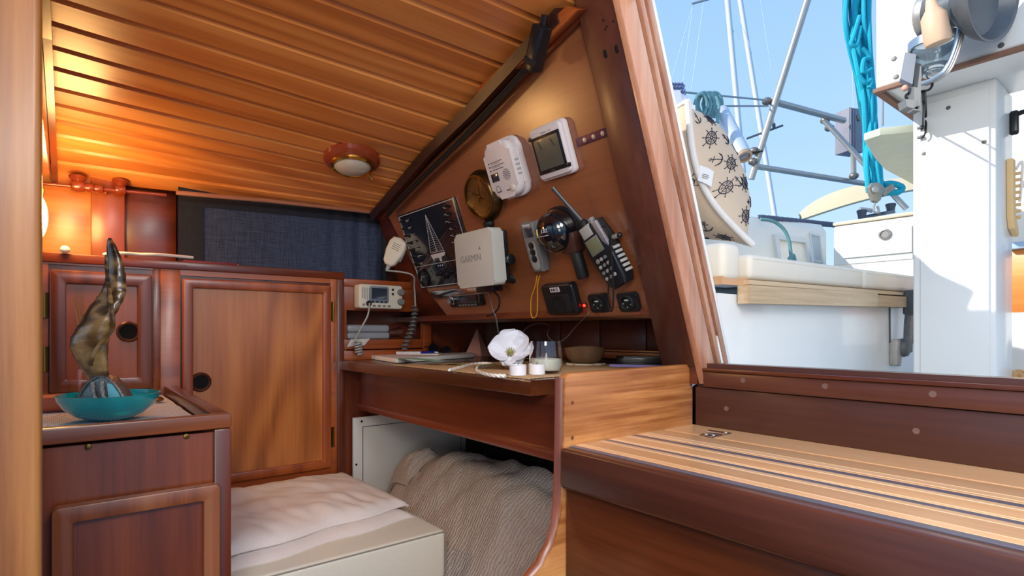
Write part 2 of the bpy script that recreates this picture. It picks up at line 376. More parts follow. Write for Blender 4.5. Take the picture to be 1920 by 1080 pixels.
# ---- leaning bulkhead with the instruments
zb = .035
poly = [kuv(716, 398), kuv(900, 195), kuv(1092, 6), kuv(1108, 20), kuv(1276, 597), kuv(838, 592), kuv(792, 532), kuv(731, 410)]
wa = struct(MB(frame(KO, KU, KV, KN)).prism([(-1.82, .02), (-1.82, .46), (-.75, .66), (-.66, .66), (-.66, .02)], -.045, -.022).build('wall_aft', W('dark', 'y')))
MB(frame(KO, KU, KV, KN)).prism(poly, -.020, 0, .0015, 1).build('instrument_panel', W('panel', 'y'), wa)
# companionway jamb: face shade and side brightness put into wood tones, washboard grooves
jm = frame(KO, KU, KV, KN)
ub = kuv(1313, 690)[0]; ul = kuv(1274, 600)[0]
door = thing('door_1', 'varnished wooden companionway jamb beside the instrument panel', 'frame', T(.94, .584, -.07)); del door['label'], door['category']; door['kind'] = 'structure'
print('jamb u', ul, ub, kuv(1100, 40), kuv(1197, 10), kuv(1249, 595))
vb, vt = -.112, .80
MB(jm).box(-.690, -.602, -.066, vt, -.02, .016, .002).build('face_board', W('sill', 'z'), door)
for d0, d1, u1, nm, mt_ in ((-.027, .0172, -.600, 'inner_jamb', W('jamb', 'z')), (-.037, -.027, -.606, 'groove', W('dark', 'z')), (-.049, -.037, -.599, 'middle_jamb', W('jamb', 'z')),
                       (-.056, -.049, -.607, 'groove', W('dark', 'z')), (-.070, -.056, -.598, 'outer_jamb', W('jamb', 'z')), (-.078, -.070, -.598, 'gelcoat_edge', white_gel)):
    MB(jm).box(-.690 if d0 < -.03 else -.6135, u1, vb + .02 + d0 * .3, vt, d0, d1, .0015).build(nm, mt_, door)
for (x, y) in ((1135, 101), (1156, 92)):
    u, v = kuv(x, y, .016); MB(jm).box(u - .006, u + .006, v - .009, v + .009, .010, .0168, .004).build('recess', void, door)
for (x, y) in ((1131, 38), (1138, 50), (1150, 40), (1135, 55)):
    u, v = kuv(x, y, .016); MB(jm).lathe([(.0018, .012), (.0018, .0167)], 8, T(u, v, 0)).build('screw_hole', void, door)
# beam at the head of the companionway, left end only in view
p = K(1150, 8, .03)
struct(MB().hexa([(.56, .48, .60), (.78, .48, .60), (.78, .60, .585), (.56, .60, .585)], [(.56, .48, .66), (.78, .48, .66), (.78, .60, .645), (.56, .60, .645)]).build('trim_2', W('teak', 'y')))
struct(MB().box(-.40, .56, .46, .555, .596, .64, .004).build('trim_3', W('teak', 'x')))
struct(MB().box(-1.6, -.04, -1.0, 2.0, .64, .68).box(-.04, .08, -1.0, .56, .64, .68).box(.60, .72, -1.0, .56, .64, .68).box(-.04, .80, .56, 2.0, .64, .68).build('unseen_deck', white_gel))  # unseen deck, its gap and strip shaped for sun and sky light

# dark corner trim along the ceiling and bulkhead, wooden block
ct = MB(); pts = [K(x, y, .012) for x, y in ((708, 404), (760, 345), (812, 285), (900, 200), (985, 108), (1062, 28))]
def bar(mb, P, off, hw):
    for a_, b_ in zip(P, P[1:]):
        lo = [a_ - hw, b_ - hw, b_ + hw, a_ + hw]; mb.hexa(lo, [x + off for x in lo])
bar(ct, pts, KN * .026, (KV * .012))
struct(ct.build('trim_4', W('black', 'y')))
ct = MB(); pts2 = [K(x, y, .004) for x, y in ((722, 404), (800, 322), (900, 226), (1000, 124), (1095, 30))]
bar(ct, pts2, KN * .010, (KV * .006)); struct(ct.build('trim_5', W('dark', 'y')))
blk = MB(); blk.prism([kuv(905, 182, .03), kuv(893, 168, .03), kuv(1062, 12, .03), kuv(1090, 18, .03), kuv(1010, 95, .03)], .012, .034, .003)
blk.bm.transform(frame(KO, KU, KV, KN))
tag(blk.build('wooden_block', W('frame', 'y')), 'long reddish wooden cleat screwed along the ceiling edge above the instrument panel', 'block')
# cable run with junction box
cb = thing('cable_run', 'thin black cables clipped along the ceiling edge above the instrument panel', 'cable', K(850, 280, .02))
for dy, rr in ((0, .0034), (6, .0028), (11, .0022)):
    MB().tube(spline([K(x, y + dy, .030) for x, y in ((725, 398), (780, 340), (860, 262), (940, 176), (1000, 108))], 5), rr, 6).build('wire', blackrub, cb)
jb = thing('junction_box', 'black connector box at the top end of the ceiling cables', 'box', MK(*kuv(1018, 90, .035), .042, R_(49)))
MB().box(-.040, .040, -.014, .014, -.008, .022, .005).build('body', black, jb, local=True)
MB().tube([(.038, 0, .006), (.056, .001, .006)], .006, 8).build('cable_gland', black, jb, local=True)
MB().box(-.028, -.016, -.0142, .0145, .010, .0235, .002).build('clip', blackrub, jb, local=True)

# recess behind the chart desk
rw = struct(MB().box(1.25, 1.27, .79, 1.80, -.95, .06).prism([(.935, .612), (1.27, .782), (1.27, .798), (.935, .628)], -.10, .055).prism([(.90, .606), (.94, .612), (1.27, .785), (1.27, 1.80), (.90, 1.80)], .034, .050).box(.93, 1.27, 1.70, 1.72, -.10, .06).build('wall_recess', W('dark', 'y')))
for i in range(5):
    MB(MAp(1.25)).box(-1.66 + i * .172, -1.66 + i * .172 + .168, -.085, .033, 0, .006, .002).build('plank', W('dark', 'y'), rw)
struct(MB().box(1.19, 1.205, .80, 1.25, -.075, -.052, .003).box(1.19, 1.25, .80, 1.25, -.058, -.050, .001).build('trim_6', W('rail', 'y')))

# nook left of the panel with the radio
al = onB(644, 600, BW).x; ar = .965
nk = struct(MB(MBp(BW)).box(al, ar, .066, .152, -.02, 0, .002).box(al, ar, .140, .164, -.12, .006, .003).box(al, ar, -.0545, -.024, -.02, .001, .002)
            .box(al, ar, -.088, -.058, -.02, .004, .002).box(al, al + .01, -.088, .15, -.15, -.001).box(ar - .03, ar, -.09, .16, -.02, .003, .001).box(al, ar, -.03, -.024, -.15, -.01).build('wall_nook', W('frame', 'x')))
MB(MBp(1.80)).box(al, 1.0, -.09, .16, -.01, 0).build('back_board', W('dark', 'x'), nk)
MB(MBp(1.80)).box(.72, 1.0, .16, .40, -.01, 0).build('back_board', W('dark', 'x'), nk)
struct(MB(MBp(BW)).box(al, 1.25, -.60, -.10, -.03, -.012).build('wall_under', W('dark', 'z')))

# ---- sill under the companionway and wall above the step
ws = struct(MB(MAp(.948)).box(-.62, .45, -.40, -.060, -.03, 0).build('wall_step', W('sill', 'y')))
MB(MAp(.948)).box(-.62, .45, -.1785, -.105, 0, .008, .002).build('lower_board', W('sill', 'y'), ws)
MB(MAp(.948)).box(-.60, .45, -.104, -.0745, 0, .014, .003).build('upper_board', W('sill', 'y'), ws)
MB(MAp(.948)).box(-.60, .45, -.0745, -.068, -.03, .017, .002).build('sill_board', W('dark', 'y'), ws)
MB(MAp(.948)).box(-.60, .45, -.075, -.062, -.06, -.030, .002).build('sill_lip', W('sill', 'y'), ws)
for (x, y, h) in ((1393, 713, .014), (1547, 724, .014), (1749, 739, .014), (1362, 766, .008), (1718, 808, .008)):
    p = onA(x, y, .948 - h); MB(MAp(.948 - h)).lathe([(.0045, -.001), (.0045, .0008), (.003, .0008), (.003, .0002), (0, .0002)], 14, T(-p.y, p.z, 0)).build('screw', plain('old screw', '#8a6f66', .4, .6), ws)

# ================================================================== CABINETS
Z_ = lambda px, py: onB(px, py, BW).z
A_ = lambda px: onB(px, 500, BW).x
def finger_hole(parent, a, z, b):
    M = frame((a, b, z), (1, 0, 0), (0, 0, 1), (0, -1, 0))
    o = MB(M).lathe([(.0175, -.001), (.0245, -.001), (.0255, .003), (.0225, .006), (.0185, .004), (.0175, -.001)], 36, cap=False).build('finger_ring', plain('bronze ring', '#5a3526', .3, .5, coat=.3), parent)
    MB(M).lathe([(.0180, .001), (.0180, .0005), (0, .0004)], 30).build('finger_hole', void, parent)
def panel_door(parent, a0, a1, z0, z1, b, fw, th, mf, mp_, rad=.008, name='door'):
    """framed door in the plane y=b; returns the frame object (the door)"""
    M = frame(((a0 + a1) / 2, b, (z0 + z1) / 2), (1, 0, 0), (0, 0, 1), (0, -1, 0)); w_, h_ = a1 - a0, z1 - z0
    d = MB(M).ring(rrect(w_, h_, rad), rrect(w_ - 2 * fw, h_ - 2 * fw, .003), 0, th)
    es = [e_ for e_ in d.bm.edges if all(abs((M.inverted() @ v.co).z - th) < 1e-6 for v in e_.verts)]
    outer = [e_ for e_ in es if any(abs(f.normal.dot(M.to_3x3() @ Vector((0, 0, 1)))) < .5 for f in e_.link_faces) or True and e_.calc_face_angle(0) > .5]
    d.bm.normal_update()
    outer = [e_ for e_ in es if e_.calc_face_angle(0) > .5]
    bmesh.ops.bevel(d.bm, geom=outer, offset=.003, segments=2, affect='EDGES', profile=.5)
    d = d.build(name, mf, parent)
    MB(M).box(-w_/2 + fw - .002, w_/2 - fw + .002, -h_/2 + fw - .002, h_/2 - fw + .002, -.004, th - .011).build('door_panel', mp_, d)
    return d
def hinge(parent, a, z0, z1, b):
    h = MB(frame((a, b, 0), (1, 0, 0), (0, 0, 1), (0, -1, 0))).box(-.008, .003, z0, z1, -.001, .002).tube([(0, z0, .004), (0, z1, .004)], .004, 10).build('hinge', brass, parent)
    return h
ztop = .181
zt1 = Z_(643, 525)
# small cabinet (left)
aU0, aU1, aU2, aU3 = -.12, A_(300), A_(318), A_(632)
c1 = thing('cabinet', 'small varnished wooden locker left of the tall door, behind the spiral horn', 'cabinet', (.02, BW, -.14))
MB().box(aU0, aU1, BW + .004, 1.86, -.95, .160).build('body', W('dark', 'z'), c1)
MB(MBp(BW)).box(aU0, A_(90), -.2, .160, -.01, .002).box(A_(287), aU1, -.2, .160, -.01, .002, .0005).box(A_(90), A_(287), Z_(180, 500), .160, -.01, .0018).build('face_frame', W('frame', 'x'), c1)
d = panel_door(c1, A_(93), A_(284), Z_(190, 732), Z_(190, 511), BW, .030, .016, W('mahog', 'z'), W('frame', 'z'), .006)
p = onB(241, 622, BW); finger_hole(d, p.x, p.z, BW - .006)
for y0, y1 in ((549, 596), (650, 697)): hinge(c1, A_(87), onB(87, y1, BW).z, onB(87, y0, BW).z, BW - .004)
# tall cabinet
c2 = thing('cabinet', 'tall varnished wooden cabinet with large framed door beside the radio nook', 'cabinet', (.42, BW, -.14))
MB().box(aU1 + .001, A_(643), BW + .004, 1.86, -.95, .160).build('body', W('dark', 'z'), c2)
MB(MBp(BW)).box(aU1, A_(338), -.95, .160, -.01, .003, .001).box(A_(620), A_(632), -.95, .160, -.01, .002, .0005).box(A_(338), A_(620), Z_(480, 524), .160, -.01, .0018).box(A_(338), A_(620), -.95, Z_(480, 893), -.01, .0005).build('face_frame', W('frame', 'x'), c2)
MB(MBp(BW)).box(A_(631), A_(644), -.95, .160, -.01, .008, .002).build('corner_stile', W('dark', 'z'), c2)
d = panel_door(c2, A_(341), A_(618), Z_(545, 886), Z_(480, 529), BW, .024, .016, W('frame', 'z'), W('door', 'z'), .006)
p = onB(375, 716, BW); finger_hole(d, p.x, p.z, BW - .006)
for y0, y1 in ((566, 602), (800, 837)): hinge(c2, A_(623), onB(623, y1, BW).z, onB(623, y0, BW).z, BW - .002)
st = MB().box(aU0, A_(644), 1.652, 1.87, .160, ztop, .002).build('shelf_top', W('dark', 'x')); tag(st, 'long wooden shelf top running over both lockers under the curtain', 'shelf')

# curtain in the corner of the hull side
cn = thing('curtain', 'dark navy linen curtain hanging above the tall cabinet', 'curtain', (.5, 1.74, .2))
cl0 = onB(309, 360, 1.76)
def cur(u, v, f=0):
    a = lerp(.235, .83, u); b = lerp(1.775, 1.725, u) + (.006 * math.sin(u * 46 + math.sin(v * 3) * .6) * (.4 + .6 * (1 - v)) + .002 * math.sin(u * 91)) * max(.08, min(1, (u - .55) * 3)); z = lerp(.168, .400 + .012 * u, v)
    return (a, b, z)
def mkcloth(name, c1_, c2_, sc=420, transl=None):
    m, n, b, N, L = mat_base(name); t = N('ShaderNodeTexCoord')
    acc = None
    for ax, s in (('x', (1, .03, .03)), ('z', (.03, .03, 1))):
        mp = N('ShaderNodeMapping'); mp.inputs['Scale'].default_value = s; ns = N('ShaderNodeTexNoise'); ns.inputs['Scale'].default_value = sc; ns.inputs['Detail'].default_value = 3
        L(t.outputs['Object'], mp.inputs['Vector']); L(mp.outputs[0], ns.inputs['Vector'])
        if acc is None: acc = ns.outputs['Fac']
        else:
            ad = N('ShaderNodeMath'); ad.operation = 'ADD'; L(acc, ad.inputs[0]); L(ns.outputs['Fac'], ad.inputs[1]); acc = ad.outputs[0]
    r = N('ShaderNodeValToRGB'); r.color_ramp.elements[0].position = .8 / 2; r.color_ramp.elements[0].color = hx(c1_); r.color_ramp.elements[1].position = .6; r.color_ramp.elements[1].color = hx(c2_)
    hf = N('ShaderNodeMath'); hf.operation = 'MULTIPLY'; hf.inputs[1].default_value = .5; L(acc, hf.inputs[0]); L(hf.outputs[0], r.inputs[0]); L(r.outputs[0], b.inputs['Base Color'])
    b.inputs['Roughness'].default_value = .9
    bp = N('ShaderNodeBump'); bp.inputs['Strength'].default_value = .3; bp.inputs['Distance'].default_value = .001; L(acc, bp.inputs['Height']); L(bp.outputs[0], b.inputs['Normal'])
    MATS[name] = m; return m
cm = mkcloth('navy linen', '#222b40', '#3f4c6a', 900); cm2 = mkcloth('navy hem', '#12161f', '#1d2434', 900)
MB().sheet(140, 12, lambda u, v: cur(.08 + u * .90, v * .80 + 0.01), .0015).build('cloth', cm, cn)
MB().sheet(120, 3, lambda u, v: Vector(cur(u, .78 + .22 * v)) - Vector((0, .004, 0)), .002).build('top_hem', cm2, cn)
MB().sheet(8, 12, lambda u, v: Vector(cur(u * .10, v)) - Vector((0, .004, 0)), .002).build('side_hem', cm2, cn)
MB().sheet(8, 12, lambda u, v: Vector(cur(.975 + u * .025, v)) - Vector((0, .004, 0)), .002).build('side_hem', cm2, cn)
# pale moulding over the curtain
struct(MB().tube([onB(330, 361, 1.72), onB(500, 376, 1.70), onB(700, 398, 1.67)], .006, 8).build('trim_7', W('jamb', 'x')))
# turned fiddle rail hanging under the ceiling
fr = thing('turned_rail', 'turned reddish wooden rail with knobs under the ceiling above the horn', 'rail', onB(190, 350, 1.80))
y_ = 1.80; L0, L1 = onB(70, 343, y_), onB(312, 366, y_)
MB().tube([L0, L1], .0045, 12).build('rod', copper, fr)
def kn(px, py, prof, name):
    c = onB(px, py, y_); dirv = (L1 - L0).normalized(); M = frame(c, dirv, (0, 0, 1))
    M = M @ Matrix.Rotation(R_(90), 4, 'Y'); return MB(M).lathe(prof, 20).build(name, copper, fr)
for px, py, r in ((146, 349, .017), (226, 356, .014)):
    kn(px, py, [(0, -r), (r * .8, -r * .75), (r, 0), (r * .8, r * .75), (0, r)], 'knob')
    c = onB(px, py - 12, y_); MB(T(*c)).lathe([(.006, -.012), (.0135, -.002), (.019, .004), (.019, .008), (.012, .012)], 20).build('bracket', copper, fr)
for px, py, r in ((167, 352, .012), (185, 354, .011)):
    kn(px, py, [(.003, -.013), (r * .8, -.009), (r, 0), (r * .8, .009), (.003, .013)], 'bead')
c = onB(198, 362, y_); MB(T(*c)).ball((0, 0, 0), .005, seg=12).build('screw_cap', copper, fr)
# reading lamp at the left end of the shelf
rl = thing('reading_lamp', 'white reading lamp shade half hidden behind the post, beside the orange panel', 'lamp', (-.035, 1.70, .30))
cL = onB(84, 408, 1.62)
MB(T(cL.x - .012, 1.62, cL.z)).ball((0, 0, 0), .018, .018, .050, 20).build('lamp_shade', plain('lit opal shade', '#fff3d8', .3, emit='#ffd9a0', estr=1.2), rl)
MB(T(cL.x - .012, 1.62, cL.z)).lathe([(.010, .048), (.012, .062), (.006, .070)], 16).tube([(0, 0, .066), (0, .06, .085), (0, .19, .085)], .004, 8).build('bracket', brass, rl)
# bits on the shelf top
ng = MB(); c = onZ(122, 468, ztop + .008); ng.ball(c, .010, .014, .009, 16); tag(ng.build('glass_pebble', plain('milky glass', '#fff0dc', .15, coat=.5)), 'small shiny white pebble on the shelf top below the orange panel', 'pebble')
rp_ = MB(); rp_.tube(spline([onZ(x, y, ztop + .004) for x, y in ((195, 476.5), (225, 474.5), (260, 476.5), (290, 477), (330, 480), (362, 483))], 8), .0035, 8)
tag(rp_.build('cord', plain('white cord', '#f2e6dc', .8)), 'thin white cord lying along the shelf top left of the curtain', 'cord')
p = onB(392, 484, 1.68); bk = thing('red_booklet', 'flat red booklet lying on the shelf top under the curtain', 'book', (p.x, 1.70, ztop))
MB().box(p.x - .06, p.x + .07, 1.675, 1.73, ztop, ztop + .007, .001).build('cover', plain('red card', '#7a1626', .5), bk)
MB().box(p.x - .058, p.x + .072, 1.677, 1.728, ztop + .0018, ztop + .0054).build('pages', plain('paper', '#efe9df', .9), bk)

# ================================================================== COUNTER (left front)
ct_ = thing('galley_counter', 'wooden galley counter with raised rails and a framed door, front left', 'counter', (-.1, 1.3, ZF))
CB = 1.02; zr = -.1356; aR = .212
wm = W('rail', 'x'); wmz = W('rail', 'z')
MB().box(-.62, aR - .012, CB + .010, BW - .02, ZF, zr - .03).build('body', W('mahog', 'z'), ct_)
MB(MBp(CB)).box(-.62, aR - .0, zr - .024, zr, -.018, .003, .003).build('front_rail', wm, ct_)
MB().box(aR - .026, aR, CB + .016, BW - .02, zr - .035, zr, .003).build('side_rail', W('dark', 'y'), ct_)
MB(MBp(CB)).box(aR - .026, aR, ZF, zr - .0245, -.018, .002, .003).build('corner_stile', W('dark', 'z'), ct_)
d = panel_door(ct_, onB(97, 1000, CB).x, onB(409, 1000, CB).x, -.62, onB(409, 903, CB).z + .0, CB - .0, .024, .018, wmz, W('mahog', 'z'), .008)
for x, y in ((166, 838), (351, 818)):
    p = onB(x, y, CB); MB(MBp(CB + .01)).lathe([(0, .001), (.0045, .001), (.004, .004), (0, .005)][::-1], 12, T(p.x, p.z - .001, 0)).build('screw', brass, ct_)
# checked cloth
m, n, b, N, L = mat_base('checked cloth'); t = N('ShaderNodeTexCoord'); ck = N('ShaderNodeTexChecker'); ck.inputs['Scale'].default_value = 230
mp = N('ShaderNodeMapping'); mp.inputs['Rotation'].default_value = (0, 0, .3); mp.inputs['Scale'].default_value = (1, 1, 0)
L(t.outputs['Object'], mp.inputs['Vector']); L(mp.outputs[0], ck.inputs['Vector']); ck.inputs['Color1'].default_value = hx('#e8e6ee'); ck.inputs['Color2'].default_value = hx('#6e6a80')
L(ck.outputs[0], b.inputs['Base Color']); b.inputs['Roughness'].default_value = .9
def cl(u, v):
    x, y = lerp(-.5, aR - .030, u), lerp(CB + .021, BW - .025, v); return (x, y, zr - .022 + .0025 * noise.noise(Vector((x * 14, y * 9, 3))) + .0015 * noise.noise(Vector((x * 40, y * 30, 3))))
tag(MB().sheet(60, 50, cl, .002).build('checked_cloth', m), 'blue and white checked cloth lining the counter top under the teal bowl', 'cloth')
zc_ = zr - .022
# teal bowl
teal = plain('teal glass', '#10bfc6', .12, trans=.55, coat=.5, var=.35, nscale=25)
pb = onZ(206, 789, zc_ + .002); pb = Vector((-.12, 1.13, 0)) if False else pb
BWL = onB(206, 770, 1.22); bb = 1.22
bowl = thing('teal_bowl', 'translucent teal glass bowl standing on the checked cloth', 'bowl', (BWL.x, bb, zc_ + .003))
bs = .0766
MB(T(BWL.x, bb, zc_ + .003)).lathe([(0, 0), (bs * .40, 0), (bs * .66, .009), (bs * .86, .022), (bs * .97, .036), (bs, .045), (bs * .975, .0455), (bs * .945, .036), (bs * .83, .024), (bs * .63, .012), (bs * .4, .004), (0, .004)], 56, cap=False).build('bowl_shell', teal, bowl)
# spiral horn: ribbon with twist, silver and turquoise mount
hb = 1.235
hr = thing('drinking_horn', 'spiral brown animal horn with silver and turquoise mount standing in the teal bowl', 'horn', (BWL.x, hb, zc_))
prof = [(205, 446, 3), (209, 462, 8), (215, 490, 14), (217, 515, 18), (214, 540, 21), (205, 560, 26), (190, 585, 33), (176, 612, 38), (168, 636, 39), (170, 660, 34), (178, 690, 28), (187, 712, 24)]
rows = []; hm = MB()
S_ = spline([Vector(q) for q in prof], 5)
NS = len(S_)
for i, q in enumerate(S_):
    c = onB(q.x, q.y, hb); hw = q.z * c.dot(FWD) / F_PX; tw = R_(-20 + 150 * (i / NS)); row = []
    for k in range(18):
        th = 2 * math.pi * k / 18; x, y = math.cos(th), math.sin(th)
        # flattened, ridged section that turns along the horn
        rr = 1 + .07 * math.sin(2 * th + i * .30) + .025 * math.sin(i * 1.7)
        X = (x * math.cos(tw * .3) * 1.0) * hw * rr; Yd = y * hw * (.45 + .2 * math.cos(tw)) * rr
        row.append(c + RGT * X + Vector((0, 0, .18 * hw * math.sin(tw + th))) + FWD * Yd)
    rows.append(hm._v(row))
for a_, b_ in zip(rows, rows[1:]):
    for k in range(18): hm._f([a_[k], a_[(k + 1) % 18], b_[(k + 1) % 18], b_[k]])
hm._f(rows[0]); hm._f(rows[-1])
hornm = wood('horn', '#20160d', '#6f5230', '#bb9760', 'x', .2, .7, figure=9, fscale=9, fine=.4, stretch=.5, amp=.22)
hm.build('horn', hornm, hr, ang=60)
rg = MB(); rpts = []
for i, q in enumerate(S_[8:-6]):
    c = onB(q.x, q.y, hb); hw = q.z * c.dot(FWD) / F_PX; s_ = i / (NS - 14); rpts.append(c + RGT * hw * math.sin(-1.2 + s_ * 4.2) * .98 - FWD * hw * .62 * abs(math.cos(-1.2 + s_ * 4.2)))
rg.tube(rpts, [.004 * (1 - .5 * abs(i / len(rpts) - .5)) for i in range(len(rpts))], 8); rg.build('spiral_ridge', hornm, hr)
# mount: domed ellipse plate with turquoise panels
mc = onB(196, 737, hb - .01); Mm = frame(mc, RGT, Vector((0, 0, 1)) + RGT * .25, -FWD)
silver = plain('engraved silver', '#9b9894', .35, .9, var=.5, nscale=420, bump=.8)
mt = MB(Mm); arch = [(-.047 , -.035), (-.043, -.005), (-.026, .020), (-.006, .032), (.012, .028), (.030, .010), (.045, -.018), (.048, -.035)]
mt.prism(arch, -.020, .006, .004).build('silver_mount', silver, hr)
tq = plain('turquoise', '#7fd3df', .3, coat=.3, var=.12, nscale=30)
for P_ in ([(.010, .018), (.019, .016), (.030, .000), (.041, -.032), (.022, -.032), (.012, -.006)], [(-.030, -.032), (-.022, -.012), (-.016, -.030)]):
    MB(Mm).prism(P_, .004, .0085, .001).build('turquoise_inlay', tq, hr)
for x0, x1 in (((-.016, .020), (.000, -.033)), ((.000, .022), (.016, -.033))):
    MB(Mm).tube(spline([(x0[0], x0[1], .007), ((x0[0] + x1[0]) / 2 - .003, -.004, .010), (x1[0], x1[1], .007)], 5), .0035, 8).build('silver_band', silver, hr)
MB(Mm).tube(spline([(p[0] * .93, p[1] * .93, .0065) for p in arch], 4), .0022, 6).build('mount_rim', silver, hr)
# glass with incense sticks
gx = onZ(172, 756, zc_ + .003); G = T(gx.x, gx.y, zc_ + .003)
gl = thing('incense_glass', 'clear square glass jar behind the horn holding incense sticks', 'glass', G)
MB(G).prism(rrect(.05, .05, .010, 4), 0, .075).build('jar', glass, gl)
for (x0, y0, x1, y1) in ((143, 553, 176, 640), (152, 551, 182, 640), (137, 556, 170, 640)):
    s0, s1 = onB(x0, y0, gx.y), onB(x1, 735, gx.y)
    MB().tube([s0, s1], .0018, 6).build('incense_stick', plain('pale stick', '#c48a52', .7), gl)
wd = onZ(127, 768, zc_ + .003)
tag(MB().box(wd.x - .05, wd.x + .035, wd.y - .02, wd.y + .03, zc_ + .001, zc_ + .034, .012, 3).build('wooden_box', plain('pinkish wood', '#a5563c', .5)), 'small rounded reddish wooden box left of the teal bowl', 'box')
tk = onZ(297, 752, zc_ + .004); tr_ = thing('metal_trinket', 'small dark brass trinket right of the teal bowl on the checked cloth', 'trinket', (tk.x, tk.y, zc_ + .003))
MB(T(tk.x, tk.y, zc_ + .003)).lathe([(.004, 0), (.010, .002), (.011, .006), (.006, .010), (0, .011)], 14).build('body', brass, tr_)
MB(T(tk.x - .010, tk.y, zc_ + .009)).ball((0, 0, 0), .0055, seg=12).build('bead', brass_b, tr_)

# ================================================================== BERTH
cz0 = -.45
bs_ = struct(MB().box(aR + .002, .70, 1.10, BW + .01, ZF, -.565).build('trim_8', W('dark', 'x')))
cu = thing('berth_cushion', 'cream vinyl berth cushion with stitched front edge below the tall cabinet', 'cushion', (.44, 1.37, -.562))
MB().box(aR + .004, .673, 1.088, BW - .004, -.562, cz0, .012, 4).build('cushion_body', leather, cu)
MB().tube([(aR + .01, 1.0895, cz0 - .004), (.668, 1.0895, cz0 - .004)], .0016, 6).build('seam', plain('seam thread', '#8d8678', .7), cu)
MB().tube([(.672, 1.0895, cz0 - .010), (.672, 1.0895, -.552)], .0012, 6).build('seam', plain('seam thread', '#8d8678', .7), cu)
# folded sheet: two layers
def fold(P00, P10, P11, P01, z, th, seed, amp):
    def f(u, v):
        p = P00.lerp(P10, u).lerp(P01.lerp(P11, u), v); ed = min(u, 1 - u, v, 1 - v)
        zz = z + th * (1 - math.exp(-ed * 22)) * 1.0
        q = Vector((p.x * 9, p.y * 12, seed)); zz += amp * noise.noise(q) * min(1, ed * 9) + amp * .7 * abs(noise.noise(Vector((p.x * 22 + p.y * 9, p.y * 7, seed + 4)))) * min(1, ed * 9)
        wv = .006 * math.sin(u * 14 + seed)
        return (p.x + wv * .3, p.y + wv * (1 - v), zz)
    return f
z1 = cz0
P0 = onZ(446, 1078, cz0); P1 = onZ(690, 1000, cz0); P2 = onZ(773, 962, cz0 + .02); P3 = onZ(622, 882, cz0 + .02); P4 = onZ(440, 916, cz0 + .02)
sh = thing('folded_sheet', 'folded beige cotton sheet lying on the cream berth cushion', 'blanket', (.4, 1.4, cz0))
A00 = Vector((aR + .012, P0.y + .012, 0)); A10 = Vector((.655, 1.205, 0)); A11 = Vector((.650, 1.63, 0)); A01 = Vector((aR + .012, 1.63, 0))
MB().sheet(60, 50, fold(A00, A10, A11, A01, cz0 + .002, .018, 1, .004), .004).build('lower_fold', sheetm, sh)
MB().sheet(70, 56, fold(A00 + Vector((0, .028, 0)), A10 + Vector((.004, .035, 0)), A11 + Vector((0, -.006, 0)), A01 + Vector((0, -.006, 0)), cz0 + .021, .024, 7, .011), .005).build('upper_fold', sheetm, sh)

# white locker front behind the blanket
ap = onB(660, 800, BW).x
wp = thing('locker_front', 'white painted locker panel with screws behind the knitted blanket', 'panel', (ap + .2, BW, -.6))
MB(MBp(BW)).box(ap, 1.10, -.62, onB(660, 783, BW).z, 0, .010, .001).build('panel', plain('white paint', '#cfccc6', .45, var=.04, nscale=8), wp)
MB(MBp(BW - .010)).ring([(ap + .03, -.60), (1.08, -.60), (1.08, -.295), (ap + .03, -.295)], [(ap + .032, -.598), (1.078, -.598), (1.078, -.297), (ap + .032, -.297)], 0, .0006).build('panel_seam', inkd, wp)
for x, y in ((678, 790), (668, 871)):
    p = onB(x, y, BW - .01); MB(MBp(BW - .010)).lathe([(.0035, 0), (.0035, .0012), (0, .0015)], 12, T(p.x, p.z, 0)).build('screw', black, wp)
# quarter berth beyond the desk, its deep shade put into a near black lining
qb = struct(MB().box(1.10, 1.14, .70, 1.66, -.95, -.22).box(.60, 1.14, .70, 1.66, -.66, -.62).build('wall_quarter_berth', plain('shade black lining', '#16110f', .8)))
# knitted blanket heap
def knit(u, v):
    b = lerp(.715, 1.64, v); q_ = max(0, min(1, (b - 1.04) / .05)); a = lerp(lerp(.60, .678, q_), 1.09, u)
    crest = -.372 - .10 * max(0, 1.1 - b)
    s_ = max(0, min(1, (a - .60) / .27)); s_ = s_ * s_ * (3 - 2 * s_)
    z = lerp(-.600, crest, s_) - max(0, a - .92) * .45
    left = max(0, (b - 1.42) / .22); z -= .10 * min(1, left) ** 2
    n_ = noise.noise
    z += .036 * n_(Vector((a * 5, b * 4, 2))) + .026 * n_(Vector((a * 10 + 1.5 * n_(Vector((a * 4, b * 4, 0))), b * 8, 5))) + .030 * abs(n_(Vector((a * 6 + b * 7, b * 4 - a * 3, 9)))) + .012 * abs(n_(Vector((a * 16 - b * 11, b * 9, 3))))
    return Vector((a, b, z))
m, n, b, N, L = mat_base('knitted wool'); t = N('ShaderNodeTexCoord'); wv = N('ShaderNodeTexWave'); wv.inputs['Scale'].default_value = 34; wv.inputs['Distortion'].default_value = 6; wv.inputs['Detail'].default_value = 3; wv.bands_direction = 'Y'; wv.inputs['Detail Scale'].default_value = 3
wv.inputs['Detail Scale'].default_value = 1.2; L(t.outputs['Object'], wv.inputs['Vector']); ns = N('ShaderNodeTexNoise'); ns.inputs['Scale'].default_value = 260; ns.inputs['Detail'].default_value = 4; L(t.outputs['Object'], ns.inputs['Vector'])
r = N('ShaderNodeValToRGB'); r.color_ramp.elements[0].color = hx('#95867a'); r.color_ramp.elements[1].color = hx('#c4b6aa'); ad = N('ShaderNodeMath'); ad.operation = 'MULTIPLY_ADD'; ad.inputs[1].default_value = .45
L(wv.outputs['Fac'], ad.inputs[0]); L(ns.outputs['Fac'], ad.inputs[2]); L(ad.outputs[0], r.inputs[0]); L(r.outputs[0], b.inputs['Base Color']); b.inputs['Roughness'].default_value = .95
